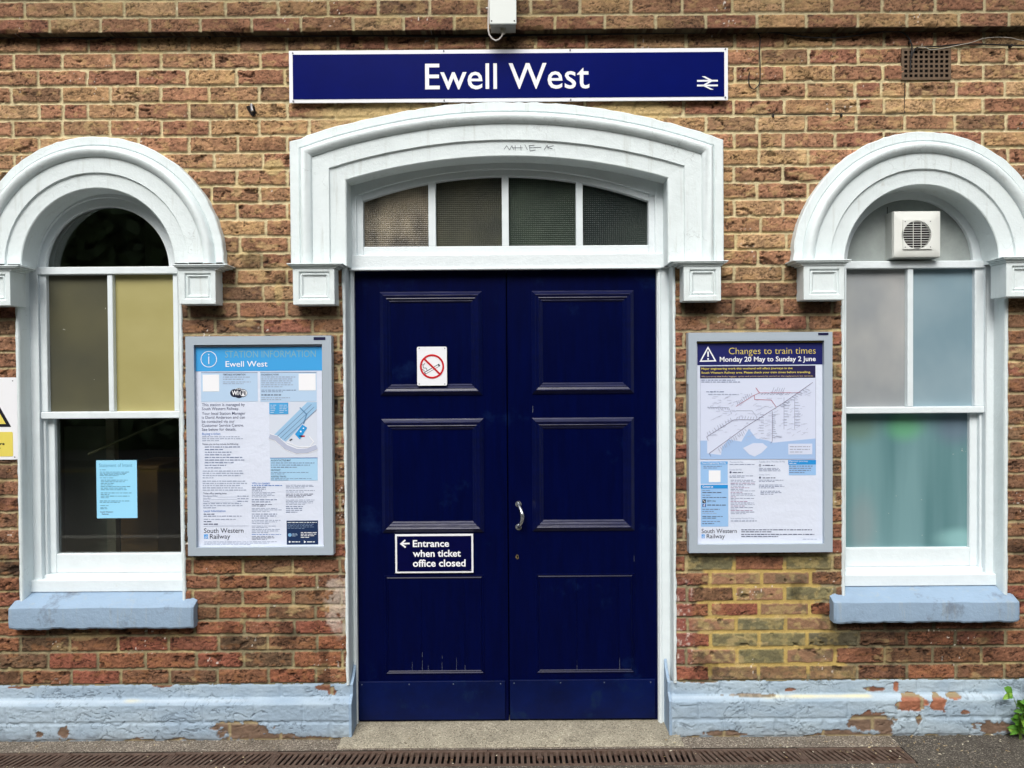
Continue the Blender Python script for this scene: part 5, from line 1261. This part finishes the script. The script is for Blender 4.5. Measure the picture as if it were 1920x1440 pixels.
# ================================================================== SMALL FITTINGS
# air vent grille
yV = -.009
x0, x1, z0, z1 = box_px(1690.5, 90, 1783.5, 149.5, yV)
r_ = root('vent_grille', 'brown metal air vent with square holes, high on the wall at right', 'vent', ((x0+x1)/2, yV, z0))
m = MB(); VM = mat('brown_vent_metal', (96, 78, 60), rough=.7, var=.2, vscale=40)
nx, nz = 9, 6; mx_, mz_ = (x1-x0)*.035, (z1-z0)*.055
px_ = (x1-x0-2*mx_)/nx; pz_ = (z1-z0-2*mz_)/nz; hw = .62
xs = [x0]; zs = [z0]
for i in range(nx): xs += [x0+mx_+px_*(i+.5-hw/2), x0+mx_+px_*(i+.5+hw/2)]
for i in range(nz): zs += [z0+mz_+pz_*(i+.5-hw/2), z0+mz_+pz_*(i+.5+hw/2)]
xs.append(x1); zs.append(z1)
for i in range(len(xs)-1):
    for j in range(len(zs)-1):
        if i % 2 == 1 and j % 2 == 1: continue
        m.poly([(xs[i], yV, zs[j]), (xs[i+1], yV, zs[j]), (xs[i+1], yV, zs[j+1]), (xs[i], yV, zs[j+1])])
o = m.build('plate', VM, r_); sd_ = o.modifiers.new('thick', 'SOLIDIFY'); sd_.thickness = .004; sd_.offset = -1
m = MB(); m.box(x0+.004, x1-.004, .03, .035, z0+.004, z1-.004); m.box(x0-.0, x1, yV+.0045, .04, z1-.006, z1); m.box(x0, x1, yV+.0045, .04, z0, z0+.006); m.box(x0, x0+.006, yV+.0045, .04, z0+.006, z1-.006); m.box(x1-.006, x1, yV+.0045, .04, z0+.006, z1-.006)
m.build('duct', mat('duct_dark', (14, 11, 9), rough=.9), r_)

# extractor fan mounted in the right window arch
yX = .028
x0, x1, z0, z1 = box_px(1676.5, 396, 1763.5, 482, yX)
r_ = root('extractor_fan', 'white square extractor fan with round slatted grille in the right window arch', 'extractor fan', ((x0+x1)/2, yX, z0))
FW = mat('white_plastic', (222, 225, 220), rough=.4, spec=.4)
m = MB(); m.box(x0-.003, x1+.003, yX+.012, .105, z0-.003, z1+.003, mat('grey_plastic', (176, 180, 176), rough=.5)); m.build('housing', FW, r_, bevel=.004)
m = MB()
def sq(h, y, cx_, cz_): return [(cx_-h, y, cz_-h), (cx_+h, y, cz_-h), (cx_+h, y, cz_+h), (cx_-h, y, cz_+h)]
fx, fz = P(1720.5, 440, yX-.008); rad = 26.5*sc_px(yX-.008)
# front cover with a round opening
NQ = 48
def sqr(cx_, cz_, hx_, hz_, y):
    pts = []
    for i in range(NQ):
        a = 2*math.pi*i/NQ; c, s_ = math.cos(a), math.sin(a); k = 1/max(abs(c), abs(s_)); pts.append((cx_+hx_*c*k, y, cz_+hz_*s_*k))
    return pts
cx_, cz_ = (x0+x1)/2, (z0+z1)/2
circ = lambda r, y: [(fx+r*math.cos(2*math.pi*i/NQ), y, fz+r*math.sin(2*math.pi*i/NQ)) for i in range(NQ)]
m.grid([sqr(cx_, cz_, (x1-x0)/2, (z1-z0)/2, yX+.013), sqr(cx_, cz_, (x1-x0)/2, (z1-z0)/2, yX+.003), sqr(cx_, cz_, (x1-x0)/2-.004, (z1-z0)/2-.004, yX), circ(rad+.004, yX), circ(rad+.003, yX+.011)], closed=True)
m.build('cover', FW, r_, smooth=True)
g0, g1, h0, h1 = box_px(1693.5, 411.5, 1748, 467, yX-.006)
m = MB(); m.grid([sqr((g0+g1)/2, (h0+h1)/2, (g1-g0)/2, (h1-h0)/2, yX+.001), sqr((g0+g1)/2, (h0+h1)/2, (g1-g0)/2, (h1-h0)/2, yX-.006), circ(rad, yX-.006), circ(rad, yX+.009)], closed=True)
for i in range(12):
    z = fz-rad+2*rad*(i+.5)/12; hw_ = math.sqrt(max(rad*rad-(z-fz)**2, 0)); m.box(fx-hw_, fx+hw_, yX-.004, yX-.001, z-.0010, z+.0008)
for dx_ in (-.018, .018): hh = math.sqrt(rad*rad-dx_*dx_); m.box(fx+dx_-.0012, fx+dx_+.0012, yX-.0052, yX-.0042, fz-hh, fz+hh)
m.build('grille', FW, r_)
m = MB(); m.extrude([(fx+(rad-.001)*math.cos(2*math.pi*i/32), fz+(rad-.001)*math.sin(2*math.pi*i/32)) for i in range(32)], yX+.0095, yX+.0110); m.build('fan_opening', mat('fan_dark', (24, 18, 20), rough=.8), r_)
m = MB()
for dx_ in (-1, 1):
    for dz_ in (-1, 1): m.cyl((g0+g1)/2+dx_*((g1-g0)/2-.009), (h0+h1)/2+dz_*((h1-h0)/2-.009), yX-.008, yX-.006, .0022, 8)
split_build(m, 'screw', SCREW, r_)

# junction box at the top
yJ = -.135
x0, x1, z0, z1 = box_px(917.5, -60, 968, 44.5, yJ)
r_ = root('junction_box', 'pale grey junction box with looping white cable above the station sign', 'junction box', ((x0+x1)/2, -.05, z0))
JB = mat('pale_grey_plastic', (212, 218, 214), rough=.45); JD = mat('grey_metal_body', (150, 152, 146), rough=.5)
m = MB(); m.box(x0, x1, yJ, yJ+.012, z0, z1+.05); m.build('lid', JB, r_, bevel=.002)
m = MB(); m.box(x0+.003, x1-.003, yJ+.0125, -.046, z0-.001, z1+.048); m.build('body', JD, r_, bevel=.002)
m = MB()
for x in (x0+.009, x1-.009): m.cyl(x, z0+.012, yJ-.001, yJ+.001, .0032, 10)
split_build(m, 'screw', ink((20, 20, 22)), r_)
gx_, _ = P(943, 57, -.09); zg = z0-.001
m = MB(); m.tube([(gx_, -.09, zg), (gx_, -.09, zg-.022)], [.012, .0105], 10); m.build('gland', mat('gland_plastic', (176, 172, 156), rough=.5), r_)
m = MB(); pts = []
for (u, v) in ((943, 63), (940, 69), (935, 74), (929, 76), (922, 72), (917.5, 65), (915.5, 55), (915.5, 40), (916, 20), (916.5, 0), (917, -40)):
    x, z = P(u, v, -.095); pts.append((x, -.095, z))
m.tube(pts, .0034, 8); x, z = P(913, 15, -.095); m.tube([(x-.004, -.093, z), (x+.006, -.095, z)], .0036, 8)
m.build('cable', WHITEC, r_, smooth=True)

# cables on the wall
def smooth_path(pts, n=8):
    out = []
    P0 = [Vector(p) for p in pts]
    for i in range(len(P0)-1):
        a = P0[max(i-1, 0)]; b = P0[i]; c = P0[i+1]; d = P0[min(i+2, len(P0)-1)]
        for k in range(n):
            t = k/n; out.append(.5*((2*b)+(c-a)*t+(2*a-5*b+4*c-d)*t*t+(3*b-a-3*c+d)*t**3))
    return out+[P0[-1]]
def cable(name, px, y, r, mt, lab, clips=()):
    pts = [(P(u, v, y)[0], y, P(u, v, y)[1]) for u, v in px]
    m = MB(); m.tube(smooth_path(pts), r, 7)
    if not clips:
        return tag(m.build(name, mt, None, smooth=True, loc=pts[0]), lab, 'cable')
    r_ = root(name, lab, 'cable', pts[0]); m.build('wire', mt, r_, smooth=True)
    q = MB()
    for u, v in clips: x, z = P(u, v, y-.003); q.box(x-.004, x+.004, y-.005, .0, z-.006, z+.006)
    split_build(q, 'clip', BLACKC, r_, bevel=.001); return r_
cable('black_cable', [(-90, 71), (0, 71), (23, 68), (60, 71), (110, 70), (170, 73), (208, 69), (270, 70), (330, 68), (392, 67), (470, 67), (560, 68), (700, 67), (860, 69), (1000, 66), (1200, 63), (1405, 59), (1425, 62)], -.014, .0042, BLACKC,
      'black cable clipped along the wall under the brick band', [(23, 68), (208, 69), (392, 68), (1110, 65)])
cable('hanging_cable', [(1420, 60), (1425, 72), (1424, 95), (1425, 120), (1425, 150), (1421, 162), (1413, 167), (1406, 161), (1404, 150), (1405, 136)], -.014, .0026, BLACKC, 'black cable hanging in a hook beside the right end of the station sign')
cable('sagging_cable', [(1440, 60), (1462, 62), (1500, 68), (1540, 71), (1580, 70), (1630, 63), (1665, 59), (1690, 60), (1703, 70), (1708, 80), (1710, 90), (1708, 105), (1707, 132)], -.018, .0030, BLACKC, 'sagging black cable running to the air vent', [(1707, 78)])
cable('black_cable', [(1709, 106), (1714, 95), (1722, 89), (1760, 87), (1800, 83), (1850, 83), (1900, 85), (1990, 86)], -.016, .0032, BLACKC, 'black cable leaving the air vent towards the right edge', [(1897, 85)])
cable('white_cable', [(1722, 89), (1735, 89), (1745, 93), (1765, 91), (1790, 86), (1820, 80), (1845, 72), (1870, 70), (1895, 71), (1920, 76), (1990, 80)], -.024, .0015, mat('dirty_white_cable', (176, 170, 158), rough=.6), 'thin white cable looping past the air vent')
cable('thin_cable', [(1412, 215), (1450, 214), (1500, 215), (1560, 213), (1620, 214), (1690, 213), (1695, 205), (1696, 185), (1697, 152)], -.010, .0016, BLACKC, 'thin dark wire pinned along a mortar joint below the air vent', [(1450, 217), (1578, 216)])
# broken metal bracket with hole
m = MB(); x, z = P(470, 202, -.02); SM = mat('bracket_steel', (150, 150, 152), rough=.35, metal=.8); DKM = mat('broken_hole', (20, 12, 12), rough=.9)
m.extrude([(x+dx, z+dz) for dx, dz in ((-.024, .010), (-.014, -.012), (-.002, -.030), (.012, -.034), (.018, -.012), (.012, .012), (-.006, .014))], -.0105, -.006, DKM)
m.tube([(x+.004, .0, z+.014), (x+.004, -.022, z+.012), (x+.008, -.030, z-.004), (x+.012, -.032, z-.020)], [.007, .007, .006, .007], 8, SM)
tag(m.build('metal_bracket', SM, None, bevel=0, loc=(x, 0, z)), 'broken metal bracket stub sticking out of the brickwork left of the station sign', 'bracket')

# weed at the right edge
rx, ry = PG(1893, 1376); r_ = root('weed', 'leafy green weed growing at the foot of the wall by the right edge', 'plant', (rx, -.09, 0))
LF = mat('weed_leaf', (82, 132, 44), rough=.5, spec=.3, var=.3, vscale=18); LF2 = mat('weed_leaf_young', (118, 158, 60), rough=.5, var=.2, vscale=18); ST = mat('weed_stem', (96, 120, 56), rough=.6)
lm_, sm_ = MB(), MB(); rnd = random.Random(12)
def leaf(c, d, L_, w_, mt):
    d = d.normalized(); s = d.cross(Vector((0, -1, .5))).normalized()*w_; dn = Vector((0, 0, -1))
    pts = [c, c+d*L_*.35+s+dn*L_*.02, c+d*L_*.7+s*.75+dn*L_*.12, c+d*L_+dn*L_*.28, c+d*L_*.7-s*.75+dn*L_*.12, c+d*L_*.35-s+dn*L_*.02]
    mid1, mid2 = c+d*L_*.35-dn*L_*-.05, c+d*L_*.7+dn*L_*.18
    lm_.poly([pts[0], pts[1], mid1], mt); lm_.poly([pts[1], pts[2], mid2, mid1], mt); lm_.poly([pts[2], pts[3], mid2], mt)
    lm_.poly([pts[0], mid1, pts[5]], mt); lm_.poly([mid1, mid2, pts[4], pts[5]], mt); lm_.poly([mid2, pts[3], pts[4]], mt)
for k_ in range(13):
    bx = rx+rnd.uniform(.01, .11); h_ = rnd.uniform(.10, .29); lean = Vector((rnd.uniform(-.10, .12), rnd.uniform(-.09, -.01), 0))
    if k_ < 2: h_ = .30; lean = Vector((.01+.02*k_, -.03, 0))
    base = Vector((bx, -.075, .0)); pts = [base+Vector((0, 0, h_*t))+lean*t*t for t in (0, .25, .5, .75, 1)]
    sm_.tube(pts, [.003, .0027, .0023, .0018, .001], 6)
    for i in range(1, 5):
        for a in range(4 if i < 4 else 6):
            an = rnd.uniform(0, 6.28); d = Vector((math.cos(an), math.sin(an)*.6-.3, rnd.uniform(-.1, .8)))
            leaf(pts[i]+Vector((0, 0, rnd.uniform(-.01, .01))), d, rnd.uniform(.03, .07)*(1.1 if i < 4 else .75), rnd.uniform(.007, .018), LF if rnd.random() < .65 else LF2)
lm_.build('leaves', LF, r_); sm_.build('stem', ST, r_, smooth=True)
